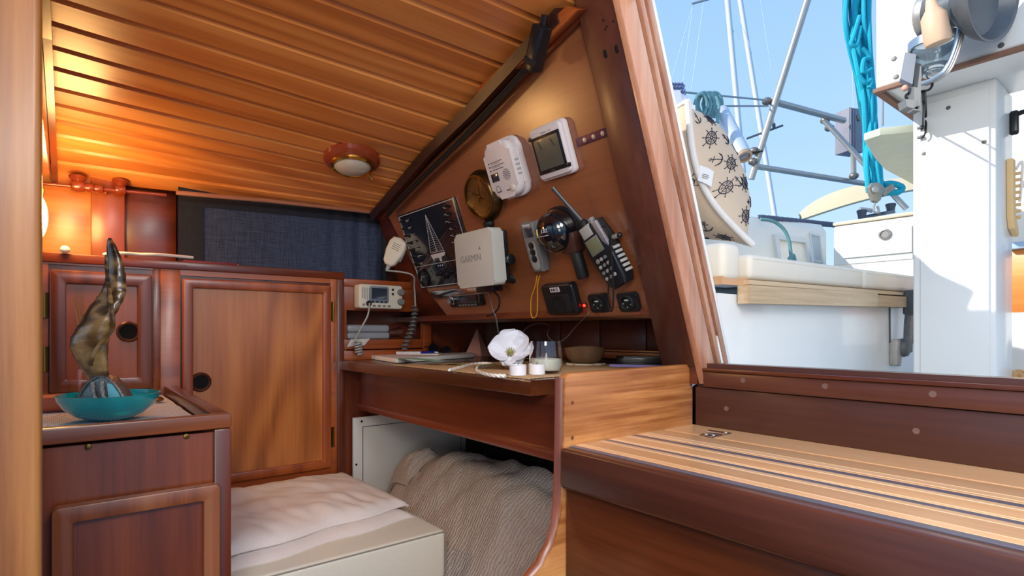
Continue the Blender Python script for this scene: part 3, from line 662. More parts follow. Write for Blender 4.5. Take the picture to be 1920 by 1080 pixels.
bp = N('ShaderNodeBump'); bp.inputs['Strength'].default_value = .9; bp.inputs['Distance'].default_value = .004; L(ad.outputs[0], bp.inputs['Height']); L(bp.outputs[0], b.inputs['Normal'])
kb = thing('knitted_blanket', 'beige ribbed knitted blanket heaped in the berth under the chart desk', 'blanket', (.85, 1.2, -.6))
MB().sheet(110, 150, knit, .008).build('blanket_cloth', m, kb, ang=80)
def knit2(u, v):
    p = knit(.25 + .35 * u, .80 + .16 * v); e_ = min(1, 6 * min(u, 1 - u, v, 1 - v)); return p + Vector((-.02, 0, -.010 + e_ * (.036 * math.sin(math.pi * u) ** .6 + .012 * noise.noise(Vector((u * 5, v * 9, 1))))))
MB().sheet(30, 24, knit2, .008).build('rolled_end', m, kb, ang=80)
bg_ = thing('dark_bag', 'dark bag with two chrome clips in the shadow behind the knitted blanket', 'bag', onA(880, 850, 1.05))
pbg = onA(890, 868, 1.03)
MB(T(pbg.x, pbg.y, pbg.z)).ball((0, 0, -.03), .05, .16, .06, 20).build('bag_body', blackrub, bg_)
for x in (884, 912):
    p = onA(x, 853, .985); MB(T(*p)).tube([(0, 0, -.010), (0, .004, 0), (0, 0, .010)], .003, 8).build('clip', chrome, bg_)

# ================================================================== CHART DESK
ZD = -.0878
dk = thing('chart_desk', 'dark wooden chart desk with deep apron below the instrument panel', 'desk', (.9, 1.2, ZD - .03))
m_ = MB(); m_.prism([(.647, .762), (.90, .762), (.945, .640), (1.24, .792), (1.24, BW - .004), (.647, BW - .004)], ZD - .028, ZD, .003)
m_.build('desk_top', W('step', 'y'), dk)
MB().box(.690, .706, .655, 1.60, -.215, ZD - .028).build('apron', W('dark', 'y'), dk)
MB().box(.676, .706, .655, 1.60, -.232, -.214, .003).build('apron_ledge', W('dark', 'y'), dk)
sp = thing('end_panel', 'tall sunlit wooden end panel with a curved lower edge between desk and step', 'panel', (.75, .64, ZF))
SP = [(.948, -.063), (.615, -.0655), (.606, -.072), (.603, -.22), (.600, -.27), (.595, -.30), (.583, -.33), (.562, -.355), (.53, -.375), (.47, -.395), (.40, -.41), (.40, ZF), (.948, ZF)]
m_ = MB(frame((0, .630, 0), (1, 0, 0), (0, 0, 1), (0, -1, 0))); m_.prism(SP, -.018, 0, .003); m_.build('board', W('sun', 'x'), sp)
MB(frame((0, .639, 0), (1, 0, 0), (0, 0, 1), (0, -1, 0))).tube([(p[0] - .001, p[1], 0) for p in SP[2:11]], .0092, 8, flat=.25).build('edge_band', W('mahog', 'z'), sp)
for x, y in ((1073, 755), (1073, 821)):
    p = onB(x, y, .63); MB(MBp(.63)).lathe([(.003, 0), (.003, .0006), (0, .0006)], 10, T(p.x, p.z, 0)).build('screw', plain('brown plug', '#6b3f1f', .6), sp)
# woven mat
m, n, b, N, L = mat_base('woven rush'); t = N('ShaderNodeTexCoord'); mp = N('ShaderNodeMapping'); mp.inputs['Rotation'].default_value = (0, 0, .4); L(t.outputs['Object'], mp.inputs['Vector'])
ck = N('ShaderNodeTexWave'); ck.inputs['Scale'].default_value = 60; ck.inputs['Distortion'].default_value = 1; L(mp.outputs[0], ck.inputs['Vector'])
ck2 = N('ShaderNodeTexWave'); ck2.bands_direction = 'Y'; ck2.inputs['Scale'].default_value = 60; ck2.inputs['Distortion'].default_value = 1; L(mp.outputs[0], ck2.inputs['Vector'])
mu = N('ShaderNodeMath'); mu.operation = 'MULTIPLY'; L(ck.outputs['Fac'], mu.inputs[0]); L(ck2.outputs['Fac'], mu.inputs[1])
r = N('ShaderNodeValToRGB'); r.color_ramp.elements[0].color = hx('#b98f62'); r.color_ramp.elements[1].color = hx('#eccba0'); L(mu.outputs[0], r.inputs[0]); L(r.outputs[0], b.inputs['Base Color']); b.inputs['Roughness'].default_value = .8
bp = N('ShaderNodeBump'); bp.inputs['Strength'].default_value = .8; bp.inputs['Distance'].default_value = .002; L(mu.outputs[0], bp.inputs['Height']); L(bp.outputs[0], b.inputs['Normal'])
tag(MB().prism([(.657, .785), (1.12, .83), (1.12, 1.22), (.657, 1.32)], ZD + .0005, ZD + .003, .001).build('woven_mat', m), 'woven straw mat on the chart desk under the flower and candles', 'mat')
ZM = ZD + .0032

# ================================================================== STEP
zs = -.1785; b0, b1 = -.60, .628
stp = thing('step', 'wide companionway step with striped teak tread and dark nosing', 'step', (.78, .2, ZF))
MB().box(.612, .944, b0, b1, ZF, zs - .012).build('body', W('step', 'y'), stp)
MB().box(.592, .613, b0, b1, zs - .062, zs - .0005, .005, 3).build('nosing', W('sill', 'y'), stp)
MB().box(.606, .613, b0, b1, ZF, zs - .062).build('riser', W('step', 'y'), stp)
teak = W('teak', 'y'); holly = plain('pale inlay', '#efdcb8', .45, var=.05); caulk = plain('dark grey stripe', '#5c5a66', .35, coat=.5, var=.12, nscale=90)
def slat(x0, x1, mat, nm, dz=0, y0=b0, y1=b1): return MB().box(x0, x1, y0, y1, zs - .012, zs + dz, .0006, 1).build(nm, mat, stp)
for x0, x1 in ((.6255, .6395), (.6415, .6775), (.6795, .6905), (.7115, .7455), (.7480, .7595), (.7855, .8020), (.8045, .8475), (.8540, .9440)): slat(x0, x1, teak, 'teak_strip')
for x0, x1 in ((.6395, .6415), (.6775, .6795), (.7095, .7115), (.7455, .7480), (.7835, .7855), (.8020, .8045)): slat(x0, x1, holly, 'pale_inlay', -.0003)
for x0, x1 in ((.6130, .6255), (.6905, .7095 - .006), (.7595, .7835 - .008)): slat(x0, x1, caulk, 'dark_stripe', -.0003)
for x0, x1 in ((.7035, .7095), (.7755, .7835)): slat(x0, x1, teak, 'teak_strip')
MB().box(.8475, .8540, b0, b1, zs - .012, zs - .008).build('lid_gap', void, stp)
hp = onZ(1343, 815, zs); hM = T(hp.x, hp.y, zs + .0004)
hg = MB(hM).tube([(0, -.015, .003), (0, .015, .003)], .0035, 12).build('hinge', chrome, stp); hg['label'] = 'small chrome hinge across the lid gap'
MB(hM).box(-.030, -.003, -.014, .014, 0, .0018, .0006).build('leaf', chrome, hg); MB(hM).box(.003, .026, -.014, .014, 0, .0018, .0006).build('leaf', chrome, hg)
for x in (-.02, .018):
    for y in (.007, -.007): MB(hM).lathe([(.0035, .0018), (.003, .003), (0, .0032)], 10, T(x, y, 0)).build('screw', steel, hg)
lt = onA(1090, 1078, .60)
tag(MB().box(.50, .606, .40, .560, -.545, -.520, .004).build('lower_tread', W('teak', 'y')), 'corner of a lower wooden tread at the foot of the step', 'tread')

# ================================================================== INSTRUMENTS on the leaning panel
def khole(mb, r, z0, z1, x=0, y=0, seg=16): return mb.lathe([(0, z0), (r, z0), (r, z1), (0, z1)], seg, T(x, y, 0), cap=False)
# --- switch panel
a = kuv(745, 405, .008); b_ = kuv(850, 373, .008); c_ = kuv(800, 541, .008)
pw = b_[0] - a[0]; ph = a[1] - c_[1]; print('switch panel', pw, ph)
cu_, cv_ = (a[0] + b_[0]) / 2, (a[1] + c_[1]) / 2
swp = thing('switch_panel', 'dark electrical switch panel with a line drawing of a sailing boat', 'panel', MK(cu_, cv_, 0))
def L_(mb, name, mat, root, **k): return mb.build(name, mat, root, local=True, **k)
L_(MB().box(-pw/2, pw/2, -ph/2, ph/2, 0, .008, .002), 'plate', navy, swp)
L_(MB().ring([(-pw/2+.004, ph/2-.004), (-pw/2+.004, -ph/2+.004), (pw/2-.004, -ph/2+.004), (pw/2-.004, ph/2-.004)][::-1], [(-pw/2+.006, ph/2-.006), (-pw/2+.006, -ph/2+.006), (pw/2-.006, -ph/2+.006), (pw/2-.006, ph/2-.006)][::-1], .008, .0086), 'border_line', inkw, swp)
L_(MB().box(-pw/2+.005, pw/2-.005, -ph*.20, -ph*.195, .008, .0086), 'dividing_line', inkw, swp)
def swrow(x, n, y0, y1, sgn):
    for i in range(n):
        y = lerp(y0, y1, i / (n - 1))
        t = MB(); t.lathe([(.0052, 0), (.0052, .002), (.0035, .003)], 12, T(x, y, .008)); t.tube([(x, y, .010), (x + .001, y + .003, .022)], [.0022, .0030], 8)
        L_(t, 'toggle_switch', black, swp)
        L_(MB().box(x + sgn * .012, x + sgn * (.012 + .018 + .008 * ((i * 7) % 3) / 2), y + .0005, y + .0018, .008, .0085).box(x + sgn * .012, x + sgn * .026, y - .003, y - .002, .008, .0085), 'label_print', inkw, swp)
        L_(MB().ball((x - sgn * .009, y, .0085), .0018, seg=8), 'lamp_bead', plain('dim indicator', '#8c3a30', .3), swp)
swrow(-pw/2 + .028, 7, ph/2 - .022, -ph * .16, 1); swrow(pw/2 - .030, 8, ph/2 - .020, -ph * .16, -1)
dr = MB(); ky = -ph * .115
def ln(mb, x0, y0, x1, y1, w_=.0007): mb.tube([(x0, y0, .0084), (x1, y1, .0084)], w_, 4)
ln(dr, 0, ky + .012, 0, ph/2 - .022); ln(dr, -.034, ky + .013, .038, ky + .013)
for i in range(16):
    t = i / 15; yy = lerp(ky + .018, ph/2 - .03, t); ln(dr, -.034 * (1 - t), yy - .003, 0, yy, .0004); ln(dr, 0, yy, .030 * (1 - t), yy - .003, .0004)
ln(dr, 0, ph/2 - .022, -.036, ky + .014, .0005); ln(dr, 0, ph/2 - .022, .036, ky + .014, .0005)
L_(dr, 'rigging_drawing', inkw, swp)
L_(MB().prism([(-.040, ky + .008), (-.034, ky - .004), (-.030, ky - .012), (-.026, ky - .004), (.000, ky - .004), (.002, ky - .016), (.010, ky - .016), (.012, ky - .004), (.034, ky), (.040, ky + .009)], .008, .0087), 'hull_drawing', inkw, swp)
L_(MB().ring(circ(.026, 28, -pw/2 + .034, -ph * .36), circ(.0215, 28, -pw/2 + .034, -ph * .36), .008, .013), 'meter_ring', blackrub, swp)
L_(khole(MB(), .0215, .008, .0095, -pw/2 + .034, -ph * .36), 'meter_glass', black, swp)
L_(MB().tube([(-pw/2 + .018, -ph*.385, .0105), (-pw/2 + .030, -ph*.335, .0105), (-pw/2 + .047, -ph*.335, .0105)], .0008, 6), 'meter_scale', inkw, swp)
for i in range(4):
    L_(MB().lathe([(.008, .008), (.008, .011), (.005, .012), (.005, .024), (0, .025)], 14, T(-.018 + i * .030, -ph * (.33 + .05 * (i % 2)), 0)), 'selector_knob', black, swp)
L_(MB().text('• • •', .018, T(-.005, -ph * .235, .0085)), 'label_print', inkw, swp)
# --- stainless strip and radio below it
q0 = kuv(806, 548, .014); q1 = kuv(912, 540, .014)
ss = thing('steel_strip', 'polished steel strip fixed just below the switch panel', 'strip', MK((q0[0]+q1[0])/2, q0[1] - .010, 0))
ws_ = (q1[0] - q0[0]) * 1.0
L_(MB().box(-ws_/2, ws_/2, -.010, .012, 0, .014, .002), 'strip', chrome, ss)
L_(MB().box(ws_*.22, ws_*.48, .002, .020, .010, .020, .002), 'bracket_foot', whitep, ss)
q0 = kuv(842, 566, .010); q1 = kuv(904, 566, .010)
cr = thing('car_radio', 'small black radio face with chrome trim below the steel strip', 'radio', MK((q0[0]+q1[0])/2, q0[1] + .004, 0)); wr = (q1[0] - q0[0]) / 2
L_(MB().box(-wr, wr, -.022, .020, -.01, .010, .003), 'face', black, cr)
L_(MB().box(-wr * .45, wr * .75, -.012, .012, .010, .0112, .001), 'display', scr_dk, cr)
L_(MB().lathe([(.013, .010), (.013, .013), (.010, .014), (.010, .022), (0, .023)], 20, T(-wr * .75, 0, 0)), 'volume_knob', chrome, cr)
for i in range(6): L_(MB().box(-wr * .42 + i * wr * .19, -wr * .42 + i * wr * .19 + wr * .13, -.019, -.0145, .010, .0125, .0006), 'button', greyp, cr)
L_(MB().tube([(wr * .86, -.012, .0115), (wr * .95, .012, .0115)], .0018, 6), 'chrome_trim', chrome, cr)

# --- chart plotter under its white cover
pc = K(889, 486, .075); Mp = frame(pc, (0, -1, 0), (-.10, 0, 1))
def dep(p): return p.dot(FWD)
D = dep(pc); wP = .157; hP = 104 * D / F_PX * 1.0
cp = thing('chart_plotter', 'chart plotter under a white sun cover with grey lettering, right of the switch panel', 'plotter', Mp)
cv = MB(); cv.prism(rrect(wP, hP, .010, 5), -.034, .002, .006, 3)
L_(cv, 'sun_cover', plain('cover grey white', '#b3b4ae', .42, var=.02), cp)
L_(MB().text('GARMIN', .0235, T(-.012, .002, .0023), .0003), 'lettering', plain('cover print', '#7d7f80', .5), cp)
L_(MB().prism([(.024, .021), (.034, .021), (.029, .029)], .002, .0026), 'triangle_mark', plain('cover print', '#7d7f80', .5), cp)
L_(MB().box(-wP/2 + .006, wP/2 - .004, -hP/2 + .005, hP/2 - .005, -.050, -.033, .004), 'housing', black, cp)
L_(MB().box(-.035, .035, -hP/2 - .014, -hP/2 + .012, -.055, -.022, .003), 'bracket', black, cp)
for sx in (-1, 1): L_(MB().lathe([(.011, 0), (.013, .003), (.013, .009), (.010, .011), (0, .011)], 16, T(sx * (wP/2 + .001), -.01, -.045) @ Matrix.Rotation(sx * R_(90), 4, 'Y')), 'bracket_knob', black, cp)
L_(MB().tube([(.0, -.045, -.050), (.02, -.05, -.080), (.03, -.055, -.10)], .012, 8), 'mount_arm', black, cp)

# --- brass clock
q = kuv(896, 368, .03); cw = (kuv(932, 370, .0)[0] - kuv(872, 370, .0)[0])
ck_ = thing('brass_instrument', 'round aged brass barometer half behind the white alarm', 'barometer', MK(kuv(902, 368, .016)[0], kuv(902, 368, .016)[1], 0)); rc = .060
L_(MB().lathe([(rc, 0), (rc * 1.03, .006), (rc, .014), (rc * .95, .017), (rc * .92, .022), (rc * .86, .026), (rc * .82, .026), (rc * .81, .018)], 48, cap=False), 'case', plain('dark brass', '#5b4a30', .3, .9), ck_)
L_(MB().lathe([(rc * .82, .018), (0, .018)], 40, cap=False), 'dial', plain('brass dial', '#8e7440', .25, .8, var=.3, nscale=30), ck_)
L_(MB().ring(circ(rc * .87), circ(rc * .81), .022, .027), 'bezel', brass, ck_)
dd = MB()
for i in range(24):
    t = R_(15 * i); dd.box(-.0006, .0006, rc * .62, rc * (.70 if i % 2 else .74), .0182, .0188, M=Matrix.Rotation(t, 4, 'Z'))
L_(dd, 'scale', plain('black dial print', '#241d10', .6), ck_)
L_(MB().tube([(-.008, -.02, .020), (.012, .028, .020)], .0012, 6), 'pointer', brass_b, ck_); L_(MB().tube([(-.02, .012, .0205), (.014, -.008, .0205)], .0009, 6), 'pointer', black, ck_)
L_(MB().ball((0, 0, .020), .005, .005, .003, 12), 'hub', brass_b, ck_)
L_(MB().lathe([(rc * .81, .023), (rc * .5, .026), (0, .027)], 36, cap=False), 'glass', glass, ck_)
q = kuv(914, 420, .01)
vt_ = thing('cable_gland', 'small black cable gland on the wooden panel below the brass barometer', 'gland', MK(*q, 0)); L_(MB().lathe([(.014, 0), (.014, .006), (.010, .010), (.008, .018), (0, .019)], 16), 'nut', blackrub, vt_)
L_(MB().tube([(0, 0, .015), (.012, -.010, .020), (.016, -.03, .010)], .004, 8), 'cable', blackrub, vt_)

# --- white gas alarm
q0 = kuv(917, 292, .035); q1 = kuv(975, 288, .02); 
M = MK(*kuv(949, 317, .018), 0); al_ = thing('gas_alarm', 'white carbon monoxide alarm with a small square display', 'alarm', M)
wA, hA = .092, .122
L_(MB().prism(rrect(wA + .008, hA + .008, .024, 6), 0, .012, .003).prism(rrect(wA, hA, .024, 6), .012, .036, .010, 4), 'housing', whitep, al_)
L_(MB().box(-.036, -.010, -.020, -.002, .0355, .0368, .001), 'display', scr_dk, al_)
g_ = MB()
for k in range(4):
    for i in range(4 + 4 * k):
        t = 2 * math.pi * i / (4 + 4 * k); g_.box(-.0012, .0012, -.0007, .0007, .036, .0366, M=T(.018 + .0038 * k * math.cos(t), -.012 + .0038 * k * math.sin(t), 0))
L_(g_, 'sounder_holes', inkd, al_)
g_ = MB()
for i in range(3): g_.box(-.026, .014 + .006 * (i % 2), .0205 - i * .008, .0218 - i * .008, .036, .0364)
for i in range(2): g_.box(-.022, .004, .0175 - i * .008, .0183 - i * .008, .036, .0364)
g_.box(-.03, -.012, -.044, -.0425, .036, .0364).box(.004, .016, -.046, -.044, .036, .0364)
L_(g_, 'label_print', inkd, al_)
for i in range(3): L_(khole(MB(), .0018, .036, .0368, -.032, .021 - i * .008, 10), 'indicator', black, al_)
L_(MB().lathe([(.0075, .036), (.0075, .0378), (.006, .0385), (0, .0385)], 20, T(.026, -.043, 0)), 'test_button', offwhite, al_)
L_(MB().ring(circ(.008, 20, -.023, -.038), circ(.0072, 20, -.023, -.038), .036, .0365), 'approval_mark', inkd, al_)
L_(MB().box(wA/2 - .0005, wA/2 + .001, -.02, -.016, .016, .028).box(wA/2 - .0005, wA/2 + .001, -.010, -.006, .016, .028).box(wA/2 - .0005, wA/2 + .001, 0, .004, .016, .028).box(wA/2 - .0005, wA/2 + .001, .010, .014, .016, .028), 'side_vents', lgrey, al_)

# --- white display
c0, c1 = kuv(990, 250, .022), kuv(1046, 228, .022); c2 = kuv(1012, 340, .022)
wD, hD = c1[0] - c0[0], c0[1] - c2[1]; print('display', wD, hD)
M = MK((c0[0] + c1[0]) / 2, (c0[1] + c2[1]) / 2, 0); ds = thing('weather_display', 'white framed weather display with a big grey screen', 'display', M)
L_(MB().prism(rrect(wD + .010, hD + .008, .010, 4), 0, .014, .003).prism(rrect(wD, hD, .008, 4), .012, .022, .003), 'housing', whitep, ds)
L_(MB().box(-wD/2 + .003, wD/2 - .003, -hD/2 + .010, hD/2 - .014, .0215, .0235, .001), 'bezel', black, ds)
L_(MB().box(-wD/2 + .010, wD/2 - .010, -hD/2 + .018, hD/2 - .020, .0230, .0240), 'screen', screen, ds)
L_(MB().box(-.010, .006, hD/2 - .0115, hD/2 - .0085, .022, .0225).box(.012, .020, hD/2 - .0110, hD/2 - .0090, .022, .0225), 'label_print', lgrey, ds)
L_(MB().tube([(-.016, .010, .0242), (-.022, .026, .0242)], .0010, 4).tube([(.014, .024, .0242), (.022, .008, .0242)], .0010, 4).box(-.006, .006, -.038, -.035, .0238, .0245), 'lcd_digits', plain('lcd digits', '#2a2f2a', .6), ds)
for sx, sy in ((-1, 1), (1, -1)): L_(MB().box(sx * (wD/2 - .001) - .004, sx * (wD/2 - .001) + .004, sy * (hD/2 - .014) - .004, sy * (hD/2 - .014) + .004, .018, .0245, .001), 'corner_clip', black, ds)
# --- metal mending strip
c0, c1 = kuv(1080, 268, .003), kuv(1148, 246, .003); M = MK((c0[0] + c1[0]) / 2, (c0[1] + c1[1]) / 2 , 0); hw_ = (c1[0] - c0[0]) / 2
mp_ = thing('bracket_strip', 'dark purplish metal strip with screw holes right of the white display', 'bracket', M)
L_(MB().box(-hw_, hw_, -.007, .009, 0, .003, .001), 'strip', plain('purplish anodised metal', '#5a3140', .4, .3, var=.3, nscale=80), mp_)
for i in range(3): L_(MB().lathe([(.0045, .003), (.0045, .0036), (.002, .0040), (0, .0040)], 12, T(-hw_ * .5 + i * hw_ * .5, .001, 0)), 'screw', steel, mp_)

# --- autopilot remote
c0, c1 = kuv(975, 424, .022), kuv(996, 416, .022); c2 = kuv(1001, 508, .022)
M = MK((c0[0] + c1[0]) / 2 + .002, (c0[1] + c2[1]) / 2, 0, R_(-2)); rm = thing('remote_control', 'grey handheld remote with three round buttons hanging on a yellow cord', 'remote', M)
hr_ = (c0[1] - c2[1]) / 2 + .004
L_(MB().prism([(-.021, hr_), (-.021, -hr_ * .5), (-.016, -hr_), (.016, -hr_), (.021, -hr_ * .5), (.021, hr_)], 0, .024, .004, 3), 'body', greyp, rm)
L_(MB().prism(rrect(.026, hr_ * 1.15, .010, 5, 0, -hr_ * .32), .024, .0252, .0008), 'key_panel', lgrey, rm)
L_(MB().box(-.014, .014, hr_ * .42, hr_ * .80, .0238, .0252, .001), 'display', scr_dk, rm)
L_(MB().box(-.014, .010, hr_ * .86, hr_ * .94, .024, .0246), 'label_print', inkw, rm)
for i in range(3): L_(MB().lathe([(.0085, .025), (.0085, .0268), (.0070, .0275), (0, .0272)], 18, T(0, hr_ * (.10 - .27 * i), 0)), 'button', black, rm)
lp = spline([K(x, y, .02) for x, y in ((1007, 517), (1004, 535), (996, 560), (996, 590), (1001, 596), (1007, 588), (1008, 560), (1008, 535), (1012, 517))], 6)
MB().tube(lp, .0016, 8).build('yellow_cord', plain('yellow cord', '#c98a22', .6), rm)

# --- black compass dome
M = MK(*kuv(1038, 436, .030), 0); cd_ = thing('compass', 'black domed bulkhead compass with pale markings left of the handheld radio', 'compass', M); r_ = .046
L_(MB().lathe([(r_ * 1.02, 0), (r_ * 1.04, .008), (r_ * 1.0, .020), (r_ * .98, .024), (r_ * .97, .030), (r_ * .88, .042), (r_ * .66, .052), (r_ * .36, .058), (0, .060)], 48, cap=False), 'dome', plain('glossy black', '#0d1016', .07, coat=1, var=0), cd_)
def dome(x, y):
    d = min(1, math.hypot(x, y) / (r_ * .98)); return .030 + .0305 * math.sqrt(max(0, 1 - d * d))
tx = MB(); tx.text('1.82', .0115, T(.004, .010, 0)); 
for v in tx.bm.verts: v.co.z += dome(v.co.x, v.co.y) + .001
L_(tx, 'lettering', inkw, cd_)
L_(MB().tube([(x, .0 + .0, dome(x, 0) + .0006) for x in [i * .004 - .030 for i in range(12)]], .0007, 6), 'scale_line', inkw, cd_)
L_(MB().tube([(-.030 + .002 * math.sin(i * .5), -.016 + i * .004, dome(-.030, -.016 + i * .004) + .0006) for i in range(9)], .0010, 6), 'lubber_line', brass_b, cd_)
L_(MB().ring(circ(r_ * 1.10, 40), circ(r_ * 1.0, 40), -.001, .010), 'flange', blackrub, cd_)

# --- brown holder with black tube
M = MK(*kuv(1078, 484, .02), 0, R_(2)); hd = thing('torch_in_holder', 'short black torch hanging from a scratched brown clip below the compass', 'torch', M)
L_(MB().box(-.018, .020, .012, .055, 0, .030, .004), 'clip', plain('brown plastic', '#43261f', .45, var=.25, nscale=60), hd)
L_(MB().lathe([(0, -.046), (.012, -.046), (.0135, -.042), (.0135, .012), (.011, .016), (0, .016)], 20, T(.004, 0, .016) @ Matrix.Rotation(R_(-90), 4, 'X'), cap=False), 'torch_body', blackrub, hd)
hd.matrix_world = M @ Matrix.Rotation(0, 4, 'X')

# --- handheld radio
A0 = kuv(1110, 432, .035); B0 = kuv(1152, 520, .035)
ang = math.atan2(-(B0[0] - A0[0]), -(B0[1] - A0[1]))
M = MK(*kuv(1138, 477, .022), 0, R_(20)); hh = thing('handheld_radio', 'black handheld marine radio with long antenna hanging on the panel', 'radio', M)
hl = .069
L_(MB().prism([(-.026, hl), (-.030, .02), (-.026, -hl + .014), (-.018, -hl), (.018, -hl), (.026, -hl + .014), (.030, .02), (.026, hl)], .004, .038, .006, 3), 'body', black, hh)
L_(MB().box(-.020, .014, .012, .040, .0375, .0392, .001), 'display', plain('olive lcd', '#6f7358', .2, coat=.4), hh)
L_(MB().box(-.022, .016, .009, .043, .0372, .0382, .001), 'display_frame', greyp, hh)
L_(MB().prism([(.016, .070), (.030, .066), (.032, .004), (.020, .024)], .030, .0385, .002), 'speaker_plate', plain('silver plate', '#9c9ca2', .35, .5), hh)
L_(MB().prism([(-.020, .070), (.010, .070), (.010, .046), (-.020, .046)], .034, .0392, .002), 'top_grille', lgrey, hh)
k_ = 0
for r1 in range(4):
    for c1_ in range(3):
        L_(MB().lathe([(.0040 if (r1 or c1_) else .006, .037), (.0036, .0402), (0, .0405)], 10, T(-.016 + c1_ * .012, -.004 - r1 * .013, 0)), 'button', lgrey if (r1 + c1_) % 2 else greyp, hh)
for i in range(6): L_(MB().box(.0275, .0315, .000 - i * .010, .006 - i * .010, .010, .030, .001), 'side_rib', lgrey, hh)
L_(MB().lathe([(.009, 0), (.009, .014), (.007, .018), (.0055, .020)], 14, T(-.016, hl - .002, .020) @ Matrix.Rotation(R_(-90), 4, 'X')), 'antenna_base', blackrub, hh)
p1 = M.inverted() @ K(1036, 352, .045)
L_(MB().tube(strip_of((-.016, hl + .012, .020), p1, 6), [.0050, .0048, .0045, .0042, .0040, .0042, .0046], 10), 'antenna', plain('antenna rubber', '#3a3a3e', .35), hh)
L_(MB().lathe([(.007, 0), (.008, .002), (.008, .012), (0, .013)], 14, T(.006, hl - .002, .020) @ Matrix.Rotation(R_(-90), 4, 'X')), 'volume_knob', greyp, hh)
st_ = spline([K(x, y, .046) for x, y in ((1128, 425), (1140, 430), (1143, 460), (1142, 520), (1140, 560), (1143, 582), (1149, 578), (1150, 540), (1147, 480), (1145, 440))], 6)
MB().tube(st_, .0016, 6).build('wrist_strap', blackrub, hh)
M = MK(*kuv(1146, 446, .0), 0); kk = thing('hook_pin', 'small chrome hook pin on the wooden panel right of the handheld radio', 'knob', M)
L_(MB().tube([(.0, 0, 0), (.004, .0, .012), (.026, .004, .016), (.034, .005, .016)], .005, 10), 'pin', steel, kk); L_(MB().ball((.036, .005, .016), .0058, seg=12), 'pin_end', black, kk)

# --- black square socket with sticker
c0 = kuv(1013, 541, .02); c1 = kuv(1071, 539, .02); c2 = kuv(1028, 590, .02)
wS = c1[0] - c0[0]; M = MK((c0[0] + c1[0]) / 2, (c0[1] + c2[1]) / 2 + .002, 0); so_ = thing('outlet_housing', 'large black square outlet with a white sticker below the compass', 'outlet', M); hS = c0[1] - c2[1] + .006
L_(MB().prism(rrect(wS + .004, hS + .004, .010, 4), 0, .020, .005, 3, taper=.97), 'housing', black, so_)
L_(MB().prism(rrect(wS * .72, hS * .60, .004, 3, 0, -hS * .12), .019, .0225, .001), 'socket_plate', blackrub, so_)
L_(MB().ring(circ(.021, 28, 0, -hS * .12), circ(.017, 28, 0, -hS * .12), .022, .0245), 'socket_ring', black, so_); L_(khole(MB(), .017, .0224, .0230, 0, -hS * .12, 24), 'socket_recess', void, so_)
L_(MB().box(-.018, .012, hS * .27, hS * .42, .0195, .0212), 'sticker', whitep, so_)
L_(MB().box(-.015, -.010, hS * .30, hS * .39, .0211, .0215).box(-.008, -.002, hS * .30, hS * .39, .0211, .0215).box(.000, .009, hS * .30, hS * .33, .0211, .0215).box(.000, .009, hS * .36, hS * .39, .0211, .0215), 'sticker_print', inkd, so_)
M = MK(*kuv(1095, 573, .004), 0); led = thing('red_led', 'glowing red indicator lamp between the black outlets', 'indicator', M)
L_(MB().lathe([(.0065, 0), (.0065, .002), (.004, .003)], 14, cap=False), 'rim', black, led); L_(MB().ball((0, 0, .003), .0036, seg=12), 'lamp', red_led, led)
def sock(x, y, lab):
    M = MK(*kuv(x, y, .008), 0); s_ = thing('round_outlet', lab, 'outlet', M, 'small black outlets at the foot of the panel')
    L_(MB().prism(rrect(.054, .042, .008, 4), 0, .008, .002), 'plate', black, s_)
    L_(MB().lathe([(.0175, .007), (.0175, .0125), (.0150, .014), (.0140, .010), (.0, .009)], 28, T(0, -.001, 0), cap=False), 'cap_ring', blackrub, s_)
    L_(MB().box(-.005, .005, .004, .007, .0100, .0112), 'symbol', inkw, s_)
    for i, (px_, py_) in enumerate(((-.011, -.002), (-.002, -.010), (.009, -.004))): L_(MB().ball((px_, py_, .010), .0016, seg=8), 'contact', steel, s_)
    for sx in (-1, 1): L_(MB().lathe([(.0022, .008), (.0018, .0095), (0, .0098)], 8, T(sx * .0225, .012, 0)), 'screw', black, s_)
    return s_
sock(1121, 569, 'small black outlet just right of the red indicator lamp, crossed by the radio strap')
sock(1177, 567, 'small black outlet nearest the companionway post')
for x, y in ((1236, 568), (1180, 365)):
    M = MK(*kuv(x, y, 0), 0)
    tag(MB(M).lathe([(.0032, 0), (.003, .001), (0, .0014)], 10).build('screw', plain('brown plug', '#6b3f1f', .6)), 'small dark screw in the panel %s' % ('right of the lowest outlets' if y > 500 else 'between the metal strip and the radio'), 'screw')
# cables
tag(MB().tube(spline([K(1107, 583, .012), K(1098, 594, .02), onB(1080, 612, .98), onB(1062, 633, 1.02), onB(1048, 641, 1.05), onB(1034, 638, 1.08), onB(1026, 626, 1.1), onB(1031, 612, 1.12), onB(1018, 606, 1.15), onB(1000, 608, 1.17), onB(984, 618, 1.18), onB(968, 634, 1.18)], 6), .0014, 6).build('charging_cable', plain('grey cable', '#5c5450', .5)), 'thin grey cable looping down from the outlets behind the flower', 'cable')
pg = thing('plotter_cables', 'two dark cables looping down from the chart plotter to the desk', 'cable', K(925, 560, .02))
MB().tube(spline([K(x, y, .022) for x, y in ((912, 540), (925, 546), (936, 560), (934, 578), (922, 590), (912, 592))], 6), .0022, 8).build('wire', blackrub, pg)
MB().tube(spline([K(x, y, .022) for x, y in ((905, 535), (918, 555), (924, 580), (930, 596))] + [onB(935, 628, 1.22)], 6), .0018, 8).build('wire', greyp, pg)

